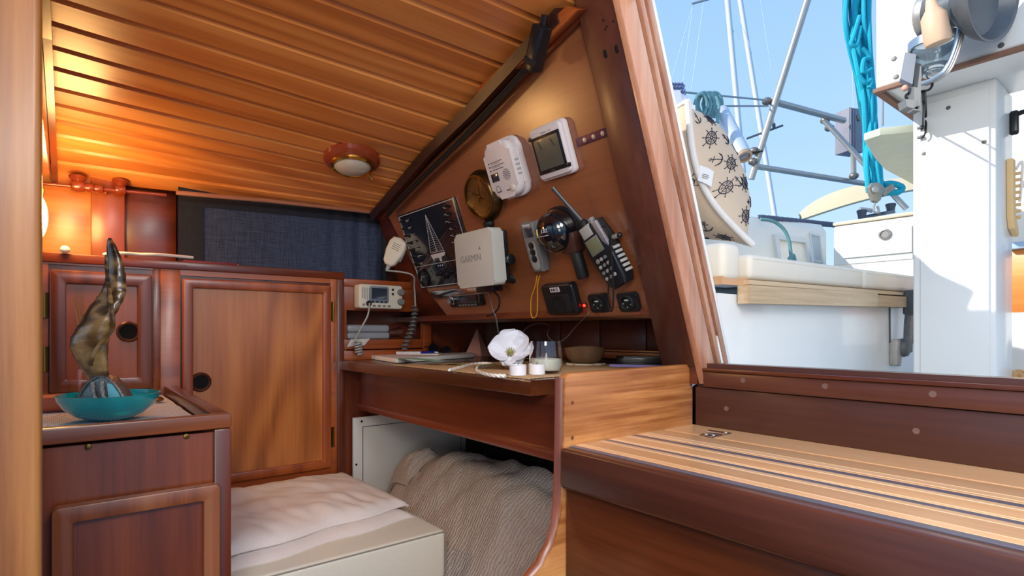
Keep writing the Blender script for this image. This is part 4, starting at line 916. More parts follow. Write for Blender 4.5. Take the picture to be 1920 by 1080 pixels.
# ================================================================== VHF set and nook
Wv = lambda px, py: onB(px, py, BW - .045)
v0, v1 = Wv(674, 536), Wv(755, 578)
M = frame(((v0.x + v1.x) / 2, BW - .045, (v0.z + v1.z) / 2 + .002), (1, 0, 0), (0, 0, 1), (0, -1, 0)); wV, hV = v1.x - v0.x, .074
vh = thing('vhf_radio', 'off-white fixed marine radio with display and two knobs in the nook', 'radio', M)
L_(MB().prism(rrect(wV, hV, .008, 4), -.044, 0, .004, 3), 'housing', offwhite, vh)
L_(MB().prism(rrect(wV * .44, hV * .70, .006, 3, -.008, .006), 0, .0015, .0006), 'display_surround', plain('blue grey plastic', '#6d7684', .4), vh)
L_(MB().box(-.008 - wV * .175, -.008 + wV * .175, -.008, .026, .0012, .0024), 'display', scr_dk, vh)
for i in range(5): L_(MB().box(-wV * .44 + i * .0055, -wV * .44 + i * .0055 + .0018, -.006 - .002 * i, .026, -.0005, .0008), 'speaker_slot', greyp, vh)
for y in (.016, -.014): L_(MB().lathe([(.0105, 0), (.0100, .010), (.009, .013), (0, .013)], 20, T(wV * .44, y, 0)), 'knob', greyp, vh)
for i in range(4): L_(MB().lathe([(.0035, .0012), (.003, .004), (0, .0042)], 10, T(-.030 + i * .0145, -.0165, 0)), 'button', black, vh)
for i in range(4): L_(MB().box(-.030 + i * .0165, -.020 + i * .0165, -.032, -.026, 0, .0025, .0008), 'button', greyp, vh)
for i in range(2): L_(MB().box(.034, .041, .006 + i * .014, .013 + i * .014, 0, .0025, .0008), 'button', black, vh)
L_(MB().lathe([(.0085, 0), (.0085, .006), (.006, .009), (0, .009)], 16, T(-wV * .30, -.022, 0)), 'mic_socket', black, vh); L_(MB().ball((-wV * .41, -.026, .001), .004, seg=10), 'plug', greyp, vh)
cab = spline([M @ Vector((-wV * .30, -.022, .008)), onB(690, 590, BW - .075), onB(680, 610, BW - .07), onB(668, 632, BW - .05), onB(663, 642, BW - .045)], 8)
MB().tube(cab, .0026, 8).build('mic_cable', lgrey, vh)
def coil(p0, p1, turns, R0, r, bulge=None):
    n = turns * 14; p0, p1 = Vector(p0), Vector(p1); d = (p1 - p0).normalized(); u = d.orthogonal().normalized(); v = d.cross(u); out_ = []
    for i in range(n + 1):
        t = i / n; th = 2 * math.pi * turns * t; c = p0.lerp(p1, t) + (bulge or Vector()) * math.sin(math.pi * t)
        out_.append(c + (u * math.cos(th) + v * math.sin(th)) * R0)
    return out_
MB().tube(coil(onB(671, 640, BW - .03), onB(673, 664, BW - .03), 5, .010, .0027), .0027, 7).build('coiled_cord', lgrey, vh)
# hand microphone
mc_ = K(740, 474, .035); Mm_ = frame(mc_, RGT * .85 + Vector((0, 0, -.42)), RGT * -.45 + Vector((0, 0, .9)))
mi = thing('hand_microphone', 'cream hand microphone with coiled cord hanging left of the switch panel', 'microphone', Mm_)
bd = MB(); bd.prism([(-.022, .044), (-.029, .028), (-.028, .0), (-.020, -.034), (-.010, -.044), (.010, -.044), (.020, -.034), (.028, .0), (.029, .028), (.022, .044), (.0, .050)], -.014, .016, .008, 4)
L_(bd, 'body', offwhite, mi)
L_(MB().lathe([(.017, .015), (.016, .0175), (0, .018)], 24, T(0, .018, 0)), 'speaker_disc', plain('cream plastic', '#d8cfb8', .4), mi)
for i in range(4): L_(MB().box(-.012, .012, .008 + i * .006, .010 + i * .006, .0175, .0188), 'grille_slot', greyp, mi)
L_(MB().box(.024, .031, -.02, .015, -.004, .008, .002), 'talk_button', greyp, mi)
L_(MB().lathe([(.008, 0), (.006, .012), (.004, .020)], 12, T(.002, -.042, 0) @ Matrix.Rotation(R_(90), 4, 'X')), 'strain_relief', lgrey, mi)
L_(MB().box(.018, .034, .030, .060, -.024, -.012, .003), 'hook', black, mi)
e0 = Mm_ @ Vector((.002, -.060, 0)); c1p = onB(779, 575, BW - .06)
MB().tube(spline([e0, onB(772, 515, BW - .10), onB(777, 540, BW - .07), c1p], 8), .0026, 8).build('cord', lgrey, mi)
MB().tube(coil(c1p, onB(756, 655, BW - .05), 11, .0095, .0027, RGT * .008), .0027, 7).build('coiled_cord', plain('dark grey cord', '#5a5a5c', .4), mi)
# items on the nook shelf
zn = -.024; p = onB(690, 622, BW + .03)
cs = thing('plastic_case', 'translucent long plastic case lying on the nook shelf under the radio', 'case', (p.x, BW + .035, zn)); fro = plain('frosted plastic', '#a9b0b6', .35, trans=.35, coat=.2)
cx0, cx1 = onB(646, 620, BW).x + .012, onB(727, 620, BW + .02).x
MB().box(cx0, cx1, BW + .004, BW + .07, zn + .001, zn + .022, .006, 3).build('base', fro, cs); MB().box(cx0, cx1, BW + .004, BW + .07, zn + .0225, zn + .046, .008, 3).build('lid', fro, cs)
p = onB(738, 630, BW + .02); cup = thing('plastic_tumbler', 'small clear plastic tumbler lying beside the translucent case', 'tumbler', (p.x, BW + .03, zn + .018))
MB(frame((p.x - .018, BW + .03, zn + .018), (0, .3, 1), (0, 1, -.3), (1, 0, .12))).lathe([(.010, 0), (.011, .001), (.016, .045), (.0165, .046), (.0155, .046), (.0105, .003)], 24, cap=False).build('shell', glass, cup)
lb0 = MB(MBp(BW - .002)); p0, p1 = onB(650, 650, BW), onB(690, 637, BW)
lb0.prism([(p0.x, p0.z), (p0.x + .055, p0.z + .003), (p0.x + .075, p1.z + .004), (p0.x + .012, p1.z + .002)], 0, .002); tag(lb0.build('paper_label', plain('grubby paper', '#c9c3bd', .8, var=.3, nscale=70)), 'torn white paper label stuck on the nook shelf edge', 'label')

# ================================================================== THINGS ON THE DESK
def Dk(px, py, dz=0): return onZ(px, py, ZD + dz)
# magazine / notebook
n0, n1, n2 = Dk(670, 671), Dk(735, 682), Dk(889, 671)
N3 = n0 + (n2 - n1) * .55
nb = thing('notebook', 'white soft notebook lying open near the left edge of the chart desk', 'book', (n1.x, n1.y, ZD))
NB = [(n0.x + .012, n0.y), (n1.x + .012, n1.y), (n2.x, n2.y), (n2.x + .06, n2.y + .10), (n0.x + .14, n0.y - .02)]
MB().prism(NB, ZD + .0015, ZD + .013, .001).build('pages', plain('paper', '#efe9df', .9), nb)
MB().prism([(x + .001, y) for x, y in NB], ZD + .0132, ZD + .0142).build('cover', plain('pinkish paper', '#d9c8c4', .7), nb)
MB().prism([(n1.x + .016, n1.y + .01), (n1.x + .02, n1.y - .20), (n1.x + .05, n1.y - .20), (n1.x + .07, n1.y - .0)], ZD + .0143, ZD + .0148).build('green_print', plain('green print', '#7fae96', .7), nb)
n_ = Dk(735, 664, .012)
tag(MB().prism([(n_.x - .02, n_.y + .03), (n_.x, n_.y - .12), (n_.x + .05, n_.y - .22), (n_.x + .10, n_.y - .16), (n_.x + .09, n_.y + .0)], ZD + .0150, ZD + .0170, .0005).build('paper_sheet', plain('white paper', '#f2f0ec', .8)), 'small stack of white papers on top of the notebook', 'paper')
pe = thing('marker_pen', 'white and blue marker pen lying on the papers', 'pen', Dk(780, 662, .02))
q0, q1, q2, q3 = Dk(743, 662, .019), Dk(789, 662, .019), Dk(813, 661, .019), Dk(822, 661, .019)
MB().tube([q0, q0.lerp(q1, .03), q1], [.0045, .0055, .0055], 14).build('barrel', whitep, pe); MB().tube([q1, q2], .0057, 14).build('cap', plain('blue plastic', '#26309a', .3), pe); MB().tube([q2, q3], [.0042, .0025], 10).build('tip', plain('white tip', '#d8d8e4', .4), pe)
# sunglasses (two pairs)
def shades(px, py, label, rot):
    c = Dk(px, py, .022); M = T(c.x, c.y, c.z) @ Matrix.Rotation(rot, 4, 'Z') @ Matrix.Rotation(R_(8), 4, 'Y')
    g = thing('sunglasses', label, 'sunglasses', M, 'sunglasses on the chart desk')
    for s_ in (-1, 1):
        P_ = [(s_ * .033 + .026 * math.cos(t), .019 * math.sin(t) * (1.1 if math.sin(t) > 0 else 1)) for t in [2 * math.pi * i / 24 for i in range(24)]]
        Ml = Matrix.Rotation(R_(82), 4, 'X')
        L_(MB(Ml).ring(P_, [(s_ * .033 + (x - s_ * .033) * .87, y * .87) for x, y in P_], -.0015, .0015), 'rim', black, g)
        L_(MB(Ml).prism([(s_ * .033 + (x - s_ * .033) * .88, y * .88) for x, y in P_], -.0006, .0006), 'lens', plain('dark lens', '#1a1a22', .06, coat=1, var=0), g)
        L_(MB().tube([(s_ * .058, 0, .008), (s_ * .060, .06, .006), (s_ * .056, .11, -.010)], .0016, 6), 'temple', black, g)
    L_(MB().tube([(-.009, 0, .006), (0, .001, .010), (.009, 0, .006)], .0015, 6), 'nose_bridge', black, g)
shades(826, 658, 'dark sunglasses behind the marker pen, nearer the radio nook', .25)
shades(868, 656, 'dark sunglasses in front of the pink pyramid', -.25)
# pyramid
pp = onZ(895, 668, ZD); pyr = MB(T(pp.x, pp.y, ZD + .001) @ Matrix.Rotation(.5, 4, 'Z'))
pyr.hexa([(-.034, -.034, 0), (.034, -.034, 0), (.034, .034, 0), (-.034, .034, 0)], [(-.0015, -.0015, .096), (.0015, -.0015, .096), (.0015, .0015, .096), (-.0015, .0015, .096)])
tag(pyr.build('pyramid', plain('pink stone', '#b98071', .45, var=.15, nscale=14), ang=10), 'pink stone pyramid at the back of the chart desk left of the flower', 'ornament')
# black torch / binocular
b0p = onZ(820, 663, ZD); bn = thing('black_torch', 'black rubber torch standing in the dark corner behind the sunglasses', 'torch', (b0p.x, b0p.y, ZD))
B0 = T(b0p.x, b0p.y, ZD)
MB(B0).lathe([(0, .001), (.018, .001), (.020, .004), (.020, .055), (.026, .066), (.027, .088), (.024, .092), (.022, .088), (0, .086)], 28, cap=False).build('body', blackrub, bn)
MB(B0 @ T(.008, -.021, .034)).box(-.004, .004, -.004, .002, -.01, .01, .001).build('switch', greyp, bn)
MB(B0).ring(circ(.0275, 28), circ(.0262, 28), .070, .082).build('grip_ring', black, bn)
# flower
fc = Dk(958, 689, .045) * 1.0; fc = atY(957, 662, Dk(957, 696).dot(FWD))
ax = (-FWD * .8 + Vector((0, 0, .45)) - RGT * .05).normalized(); Mf = frame(fc, RGT, Vector((0, 0, 1)), None); Mf = frame(fc, RGT, ax.cross(RGT), ax)
fl = thing('white_flower', 'large white silk magnolia flower lying on the straw mat', 'flower', Mf)
pet = plain('white petal', '#d9d9e0', .6, var=.03, nscale=30, bump=.2)
def petal(ang, ln_, wd_, cup, lift, z0=0, curl=0):
    def f(u, v):
        s_ = (v - .5) * 2; wdt = wd_ * math.sin(math.pi * min(1, .12 + u * .86)) ** .55; r = .006 + ln_ * u
        zz = z0 + lift * u ** 1.6 + cup * (s_ * s_) * math.sin(math.pi * min(u, .9)) - curl * max(0, u - .75) ** 2 * 4 + .0016 * math.sin(s_ * 9 + u * 6)
        x, y = r * (1 - .08 * s_ * s_), s_ * wdt
        return (x * math.cos(ang) - y * math.sin(ang), x * math.sin(ang) + y * math.cos(ang), zz)
    return MB().sheet(14, 14, f, .0007)
for a_, l_, w_, cu_, li, z0 in ((172, .044, .030, .020, .016, .000), (70, .047, .034, .022, .014, .001), (8, .043, .028, .020, .012, -.002), (-62, .034, .024, .012, .002, -.004), (-118, .028, .022, .012, .002, -.003), (118, .040, .020, .012, .006, -.007)):
    L_(petal(R_(a_), l_, w_, cu_, li, z0), 'petal', pet, fl)
L_(MB().lathe([(0, -.004), (.006, -.002), (.0065, .006), (.004, .014), (0, .016)], 14), 'pistil', plain('green centre', '#8f9a52', .6), fl)
for i in range(10):
    t = 2 * math.pi * i / 10; L_(MB().tube([(.005 * math.cos(t), .005 * math.sin(t), 0), (.010 * math.cos(t), .010 * math.sin(t), .010)], [.0006, .0012], 5), 'stamen', plain('yellow pink stamen', '#c79a7c', .6), fl)
lf = plain('olive leaf', '#6f7238', .6, var=.2)
def leaf(c, ang, ln_, wd_, nm='leaf', lift=.006):
    def f(u, v):
        s_ = (v - .5) * 2; x = ln_ * (u - .5); y = s_ * wd_ * math.sin(math.pi * (.03 + .94 * u)) ** .8
        return (c.x + x * math.cos(ang) - y * math.sin(ang), c.y + x * math.sin(ang) + y * math.cos(ang), c.z + lift * math.sin(math.pi * u) + .002 * abs(s_))
    return MB().sheet(10, 6, f, .0008)
leaf(Dk(856, 683, .005), -1.1, .075, .014).build('leaf', lf, fl); leaf(Dk(918, 688, .007), -.7, .07, .016).build('leaf', lf, fl); leaf(Dk(990, 676, .012), -.4, .05, .012).build('leaf', lf, fl)
# braided rope coil
rp2 = spline([Dk(x, y, .006) for x, y in ((842, 694), (862, 689), (885, 683), (905, 681), (922, 682), (912, 687), (897, 688), (893, 694), (905, 700), (925, 704), (948, 705))], 8)
ro = thing('white_rope', 'short white braided rope coiled in front of the flower', 'rope', Dk(890, 690, .003))
for ph_ in (0, math.pi):
    pts_ = []
    L = 0
    for i, q in enumerate(rp2):
        pts_.append(q + Vector((0, 0, .0016 * math.sin(i * 1.1 + ph_))) + (RGT * .0) + FWD * .0016 * math.cos(i * 1.1 + ph_))
    MB().tube(pts_, .0024, 7).build('strand', plain('white rope', '#efe8dc', .8), ro)
# glass candle
gp = onZ(1025, 702, ZM) + FWD * .027; Gg = T(gp.x, gp.y, ZM)
gc = thing('glass_candle', 'rounded glass tumbler with white candle wax on the straw mat', 'candle', Gg)
R0 = .034
MB(Gg).lathe([(0, .0005), (R0 * .72, .0005), (R0 * .86, .004), (R0 * .97, .016), (R0 * 1.0, .030), (R0 * .97, .048), (R0 * .90, .0655), (R0 * .87, .0655), (R0 * .94, .048), (R0 * .965, .030), (R0 * .94, .017), (R0 * .82, .007), (0, .006)], 44, cap=False).build('tumbler', glass, gc)
MB(Gg).lathe([(0, .0065), (R0 * .80, .0075), (R0 * .925, .018), (R0 * .945, .030), (R0 * .5, .0315), (0, .0312)], 40, cap=False).build('wax', plain('candle wax', '#e9e9d6', .5), gc)
MB(Gg).tube([(0, 0, .031), (.001, 0, .038)], .0008, 6).build('wick', black, gc)
for i, (x, y, lab) in enumerate(((971, 705, 'white tealight candle standing in front of the flower, left one of the pair'), (1007, 703, 'white tealight candle standing right in front of the glass candle'))):
    p = onZ(x, y, ZM); p = p + FWD * .012; tt = thing('tealight', lab, 'candle', (p.x, p.y, ZM), 'white tealight candles on the mat'); Mt = T(p.x, p.y, ZM)
    MB(Mt).lathe([(0, .0004), (.0160, .0004), (.0165, .001), (.0165, .0205), (.0172, .021), (.0160, .0212), (.0157, .0175)], 32, cap=False).build('cup', plain('white tin', '#e6e3e6', .4), tt)
    MB(Mt).lathe([(.0156, .0176), (.008, .0186), (0, .0184)], 28, cap=False).build('wax', plain('candle wax', '#e9e9d6', .5), tt)
    MB(Mt).tube([(0, 0, .018), (.001, 0, .025)], .0007, 6).build('wick', black, tt)
# clay bowl
p = onZ(1108, 684, ZM); Mb_ = T(p.x, p.y + .02, ZM + .004)
cb_ = thing('clay_bowl', 'small rough brown clay bowl on the mat below the large outlet', 'bowl', Mb_); clay = plain('brown clay', '#6b4f36', .7, var=.3, nscale=70, bump=.6)
def bw(u, v):
    t = 2 * math.pi * u; r = [.026, .036, .045, .050, .052, .049, .043, .032, .0][min(8, int(v * 8 + .5))]; z = [0, .004, .014, .028, .041, .041, .028, .012, .008][min(8, int(v * 8 + .5))]
    wob = 1 + .05 * math.sin(3 * t + .5) + .03 * math.sin(5 * t); return (r * wob * math.cos(t), r * wob * math.sin(t), z * (1 + .06 * math.sin(2 * t)))
m_ = MB(); m_.sheet(40, 8, bw); m_.bm.faces.new([v for v in m_.bm.verts if abs(v.co.z) < 1e-9][:40]); bmesh.ops.remove_doubles(m_.bm, verts=m_.bm.verts, dist=1e-5)
L_(m_, 'bowl_body', clay, cb_)
tag(MB(T(p.x, p.y + .02, ZM)).prism([(.05 * (1 + .10 * math.cos(9 * t)) * math.cos(t), .045 * (1 + .10 * math.cos(9 * t)) * math.sin(t)) for t in [2 * math.pi * i / 72 for i in range(72)]], 0, .0035, .001).build('scalloped_coaster', plain('shell white', '#c8bba4', .6)), 'scalloped pale coaster under the clay bowl', 'coaster')
# phone, case
p = Dk(1195, 686, .006); ph_ = thing('purple_phone', 'flat purple phone case lying at the right end of the chart desk', 'phone', (p.x, p.y, ZD + .001))
Mq = T(p.x + .03, p.y + .01, ZD + .001) @ Matrix.Rotation(R_(-60), 4, 'Z')
MB(Mq).prism(rrect(.15, .075, .010, 4), 0, .008, .002).build('case', plain('lilac plastic', '#8d83c8', .35), ph_); MB(Mq).prism(rrect(.138, .064, .008, 4), .008, .0088).build('screen', black, ph_)
p = Dk(1205, 672, .02); tag(MB(T(p.x + .02, p.y + .02, ZD + .001) @ Matrix.Rotation(R_(-50), 4, 'Z')).prism(rrect(.13, .06, .02, 5), 0, .024, .008, 3).build('glasses_case', plain('dark case', '#2b2522', .4, coat=.3)), 'dark glasses case behind the purple phone', 'case')

# ================================================================== COCKPIT
CBW = .600
sole = struct(MB().box(1.0, 3.4, -1.4, 1.5, -.50, -.46).build('floor_cockpit', white_gel))
struct(MB().box(.985, 2.9, CBW, CBW + .02, -.46, .075).box(.985, 1.29, CBW + .02, .785, .052, .06).box(1.29, 2.9, CBW + .02, 1.05, .02, .06).box(.985, 1.0, -1.4, CBW, -.46, -.075).build('wall_cockpit_side', white_gel))
# bulge at the left top of the side, under the trim
z0_ = lambda a: .058 + .019 * (a - 1.05)
tb = thing('teak_trim', 'weathered grey teak board along the edge of the cockpit seat', 'trim', (1.5, CBW, .07))
gw = W('grey', 'x')
MB().hexa([(1.05, CBW - .030, .056), (1.72, CBW - .030, .068), (1.72, CBW - .004, .068), (1.05, CBW - .004, .056)], [(1.05, CBW - .030, .092), (1.72, CBW - .030, .104), (1.72, CBW - .004, .104), (1.05, CBW - .004, .092)]).build('lower_board', gw, tb)
MB().hexa([(1.725, CBW - .030, .069), (2.6, CBW - .030, .084), (2.6, CBW - .004, .084), (1.725, CBW - .004, .069)], [(1.725, CBW - .030, .100), (2.6, CBW - .030, .115), (2.6, CBW - .004, .115), (1.725, CBW - .004, .100)]).build('lower_board', gw, tb)
MB().hexa([(1.07, CBW - .020, .095), (2.6, CBW - .020, .119), (2.6, CBW + .05, .119), (1.07, CBW + .05, .095)], [(1.07, CBW - .020, .104), (2.6, CBW - .020, .128), (2.6, CBW + .05, .128), (1.07, CBW + .05, .104)]).build('upper_board', gw, tb)
MB().hexa([(.99, CBW - .006, .092), (1.10, CBW - .006, .094), (1.10, CBW + .05, .094), (.99, CBW + .05, .092)], [(.99, CBW - .006, .108), (1.10, CBW - .006, .110), (1.10, CBW + .05, .110), (.99, CBW + .05, .108)]).build('corner_board', W('teak', 'x'), tb)
def cush(x0, x1, zA, zB, y1, lab, h=.052):
    c = thing('cockpit_cushion', lab, 'cushion', ((x0 + x1) / 2, CBW + .2, (zA + zB) / 2), 'cream cockpit seat cushions')
    m_ = MB(); m_.hexa([(x0, CBW - .018, zA), (x1, CBW - .018, zB), (x1, y1, zB), (x0, y1, zA)], [(x0, CBW - .018, zA + h), (x1, CBW - .018, zB + h), (x1, y1, zB + h), (x0, y1, zA + h)])
    bmesh.ops.bevel(m_.bm, geom=m_.bm.edges[:], offset=.012, segments=3, affect='EDGES', profile=.5); m_.build('cushion_body', cream_cush, c)
    MB().tube([(x0 + .01, CBW - .0165, zA + h - .010), (x1 - .01, CBW - .0165, zB + h - .010)], .0022, 6).build('piping', cream_cush, c)
cush(1.075, 1.66, .106, .116, .985, 'long cream cockpit seat cushion above the weathered teak board')
cush(1.665, 2.3, .116, .128, .985, 'cream cockpit seat cushion partly hidden by the white pillar')
cc = MB(T(1.02, .62, .100)); cc.box(-.03, .035, -.03, .20, 0, .075, .014, 3); cc.build_ = 0
tag(cc.build('corner_cushion', cream_cush), 'short cream corner cushion below the nautical print pillow', 'cushion')
# throttle lever
tp = onB(1674, 655, CBW); th = thing('throttle_lever', 'weathered grey engine throttle lever on the white cockpit side', 'lever', (tp.x, CBW, tp.z))
D_ = tp.dot(FWD); px_ = D_ / F_PX
lv = plain('worn grey metal', '#7d7d7c', .5, .4, var=.35, nscale=90)
MB(frame((tp.x, CBW, tp.z), (1, 0, 0), (0, 0, 1), (0, -1, 0))).prism([(-.030, .028), (-.034, .0), (-.030, -.045), (.0, -.050), (.012, -.02), (.012, .030)], 0, .022, .005).build('base_plate', plain('pale worn alloy', '#b5b2aa', .5, .3, var=.25, nscale=60), th)
Ml = frame((tp.x + .016, CBW - .020, tp.z + .005), (1, 0, 0), (0, 0, 1), (0, -1, 0))
MB(Ml).lathe([(.026, -.01), (.028, .004), (.024, .014), (.012, .018), (0, .018)], 24).build('hub', lv, th)
MB(Ml).prism([(-.016, -.014), (.016, -.014), (.018, .075), (.026, .11), (.006, .11), (-.006, .075)], .004, .022, .004).build('arm', lv, th)
MB(Ml).prism([(.0, .098), (.034, .098), (.040, .120), (.040, .162), (.030, .172), (.012, .172), (.004, .160)], -.002, .032, .009, 3).build('handle', plain('worn grey handle', '#5c5e60', .5, var=.25, nscale=60), th)
MB(Ml).prism([(.017, .012), (.024, .012), (.028, .085), (.022, .085)], .004, .0235, .001).build('orange_stripe', plain('rusty orange', '#b86a25', .7), th)
MB(frame((tp.x, CBW, 0), (1, 0, 0), (0, 0, 1), (0, -1, 0))).tube([(-.03, tp.z + .02, .002), (-.032, .072, .002)], .0025, 6).build('cable_tube', plain('grey cable', '#5c5450', .5), th)

# coaming behind the seat: side and transverse aft box
co = thing('coaming', 'white coaming with recessed lockers behind the cockpit cushions', 'coaming', (1.8, 1.04, .1))
m_ = MB(); sec = [(1.00, .10), (1.00, .34), (1.02, .375), (1.06, .385), (1.30, .36), (1.30, .10)]
lo = m_._v([(1.48, y, z + .005) for y, z in sec]); hi = m_._v([(2.45, y, z + .07) for y, z in sec])
m_._f(lo[::-1]); m_._f(hi); [m_._f([lo[i], lo[(i + 1) % 6], hi[(i + 1) % 6], hi[i]]) for i in range(6)]
m_.build('side_coaming', cream_gel, co)
def recess(mb_m, poly_o, poly_i, name, mat, depth=.012): return mb_m.ring(poly_o, poly_i, 0, depth).build(name, mat, co)
Mc = MBp(1.0)
def qd(pts): return [(onB(x, y, 1.0).x, onB(x, y, 1.0).z) for x, y in pts]
recess(MB(Mc), qd(((1447, 441), (1512, 450), (1522, 500), (1456, 500))), qd(((1455, 449), (1506, 456), (1515, 500), (1460, 500))), 'locker_frame', plain('pale grey trim', '#cdd4d6', .4))  # locker frames in one even pale grey
recess(MB(Mc), qd(((1516, 437), (1536, 441), (1541, 494), (1523, 490))), qd(((1518, 440), (1534, 444), (1539, 490), (1525, 487))), 'locker_frame', plain('pale grey trim', '#cdd4d6', .4), .006)
MB(Mc).prism(qd(((1518, 440), (1534, 444), (1539, 490), (1525, 487))), 0, .002).build('locker_lid', plain('grey lid', '#aebcc4', .5), co)
# transverse box
TA = 2.32
tl, trr = onA(1572, 425, TA), onA(1712, 396, TA)
ar_ = -onA(1885, 420, TA).y
MB(MAp(TA)).box(-tl.y - .02, ar_, .10, tl.z + .005, -.5, 0, .012, 3).build('aft_box', white_gel, co)
def qa(pts): return [(-onA(x, y, TA).y, onA(x, y, TA).z) for x, y in pts]
A1 = qa(((1570, 440), (1712, 424), (1712, 485), (1570, 497))); A2 = qa(((1583, 438), (1712, 422), (1712, 473), (1583, 485)))
MB(MAp(TA)).prism(A1, 0, .004).build('door_frame', plain('pale grey trim', '#cdd4d6', .4), co)
MB(MAp(TA)).prism([(x, y) for x, y in A2], .004, .012, .003).build('locker_door', white_gel, co)
u_, v_ = qa(((1662, 440),))[0]; MB(MAp(TA)).lathe([(.020, .012), (.020, .018), (.014, .020), (.012, .016), (0, .016)], 24, T(u_, v_, 0)).build('round_latch', plain('grey latch', '#8e8a88', .4, .3), co)
MB(MAp(TA)).box(-tl.y - .02, ar_, tl.z + .005, tl.z + .018, -.5, .004, .004).build('top_trim', plain('cream trim', '#d9cbb0', .6), co)
# black rope along the coaming and green rope
tag(MB().tube(coil(atY(1424, 408, 2.0), atY(1576, 423, 2.5), 60, .004, .008), .008, 5).build('black_rope', plain('navy rope', '#4c5870', .8)), 'dark blue twisted rope stretched along the top of the coaming', 'rope')
tag(MB().tube(spline([atY(x, y, 1.93) for x, y in ((1426, 411), (1450, 415), (1468, 428), (1478, 447), (1482, 468), (1483, 486), (1477, 492), (1487, 478), (1490, 492), (1479, 482))], 6), .006, 7).build('green_rope', plain('green grey rope', '#5e8c92', .8, var=.3, nscale=200)), 'green grey rope end hanging over the white coaming locker', 'rope')

# ---- throw pillow with nautical print
Q1, Q2 = atY(1289, 190, 1.26), atY(1411, 459, 1.33)
ev = (Q2 - Q1); el = ev.length; ev.normalize(); Qm = (Q1 + Q2) / 2; vw = Qm.normalized()
wv_ = (vw - ev * vw.dot(ev)).normalized(); nn_ = ev.cross(wv_).normalized()
if nn_.dot(RGT) < 0: nn_ = -nn_
wv_ = (Matrix.Rotation(R_(15), 3, ev) @ wv_); wv_ = wv_ if wv_.dot(RGT) < vw.dot(RGT) else Matrix.Rotation(R_(-30), 3, ev) @ wv_
if False: pass
nn_ = ev.cross(wv_).normalized()
if nn_.dot(RGT) < 0: nn_ = -nn_
PB = .38; TH = .098
def pil(u, v, sgn, off=0):
    U, V = u * 2 - 1, v * 2 - 1
    prof_ = (max(0, 1 - abs(U) ** 2.6) * max(0, 1 - V * V)) ** .8
    ins = 1 - .05 * (1 - V * V) * abs(U) ** 4; ins2 = 1 - .05 * (1 - U * U) * abs(V) ** 4
    wr = .004 * noise.noise(Vector((u * 9, v * 3, sgn * 3))) * prof_ + .0022 * math.sin(v * 70 + 3 * math.sin(u * 9)) * math.exp(-abs(1 - u) * 7) * prof_
    edge = .020 * math.sin(math.pi * u)
    return Q1 - nn_ * (.046 * math.sin(math.pi * u) * (1 - v)) + ev * (el * (.5 + (U * .5) * ins2)) + wv_ * (PB * (.5 + (V * .5) * ins)) + nn_ * (sgn * (TH * (1.3 if sgn > 0 else 1.1) * prof_ + wr + off))
pw_ = thing('throw_pillow', 'beige throw pillow printed with navy anchors and ship wheels, standing on the seat', 'pillow', Qm)
pc_ = plain('beige print cloth', '#dcc2a6', .85, var=.05, nscale=150, bump=.2)
MB().sheet(40, 40, lambda u, v: pil(u, v, 1)).build('cover', pc_, pw_, ang=80)
MB().sheet(40, 40, lambda u, v: pil(u, v, -1)).build('cover', pc_, pw_, ang=80)
MB().tube([pil(i / 40, 0, 0) - wv_ * .002 for i in range(41)], .0075, 10).tube([pil(0, i / 20, 0) for i in range(21)], .006, 8).tube([pil(1, i / 20, 0) for i in range(21)], .006, 8).tube([pil(i / 20, 1, 0) for i in range(21)], .006, 8).build('piping', plain('pale piping', '#ece4dc', .8), pw_)
def deco(mb, cu, cv, kind, size, sgn, rot=0):
    def q(x, y):
        c, s_ = math.cos(rot), math.sin(rot); X, Y = x * c - y * s_, (x * s_ + y * c) * 1.35
        return pil(min(.985, max(.015, cu + X * size / el)), min(.985, max(.004, cv + Y * size / PB)), sgn, .0012)
    def arc(cx, cy, r, a0, a1, n=14): return [q(cx + r * math.cos(R_(lerp(a0, a1, i / n))), cy + r * math.sin(R_(lerp(a0, a1, i / n)))) for i in range(n + 1)]
    def t_(pts, w_): mb.tube(pts, w_ * size, 4)
    if kind == 'w':
        t_(arc(0, 0, .62, 0, 360, 24), .055); t_(arc(0, 0, .42, 0, 360, 20), .025); t_(arc(0, 0, .14, 0, 360, 10), .05)
        for k in range(8):
            c, s_ = math.cos(R_(45 * k)), math.sin(R_(45 * k)); t_([q(.12 * c, .12 * s_), q(.62 * c, .62 * s_), q(.96 * c, .96 * s_)], .035); t_([q(.90 * c, .90 * s_), q(1.0 * c, 1.0 * s_)], .06)
    else:
        t_([q(-.7, 0), q(0, 0), q(.75, 0)], .06); t_(arc(-.82, 0, .13, 0, 360, 10), .04); t_([q(-.45, -.35), q(-.45, 0), q(-.45, .35)], .05); t_(arc(.05, 0, .62, -70, 70), .08)
        t_([q(.02, -.72), q(.25, -.55)], .05); t_([q(.02, .72), q(.25, .55)], .05)
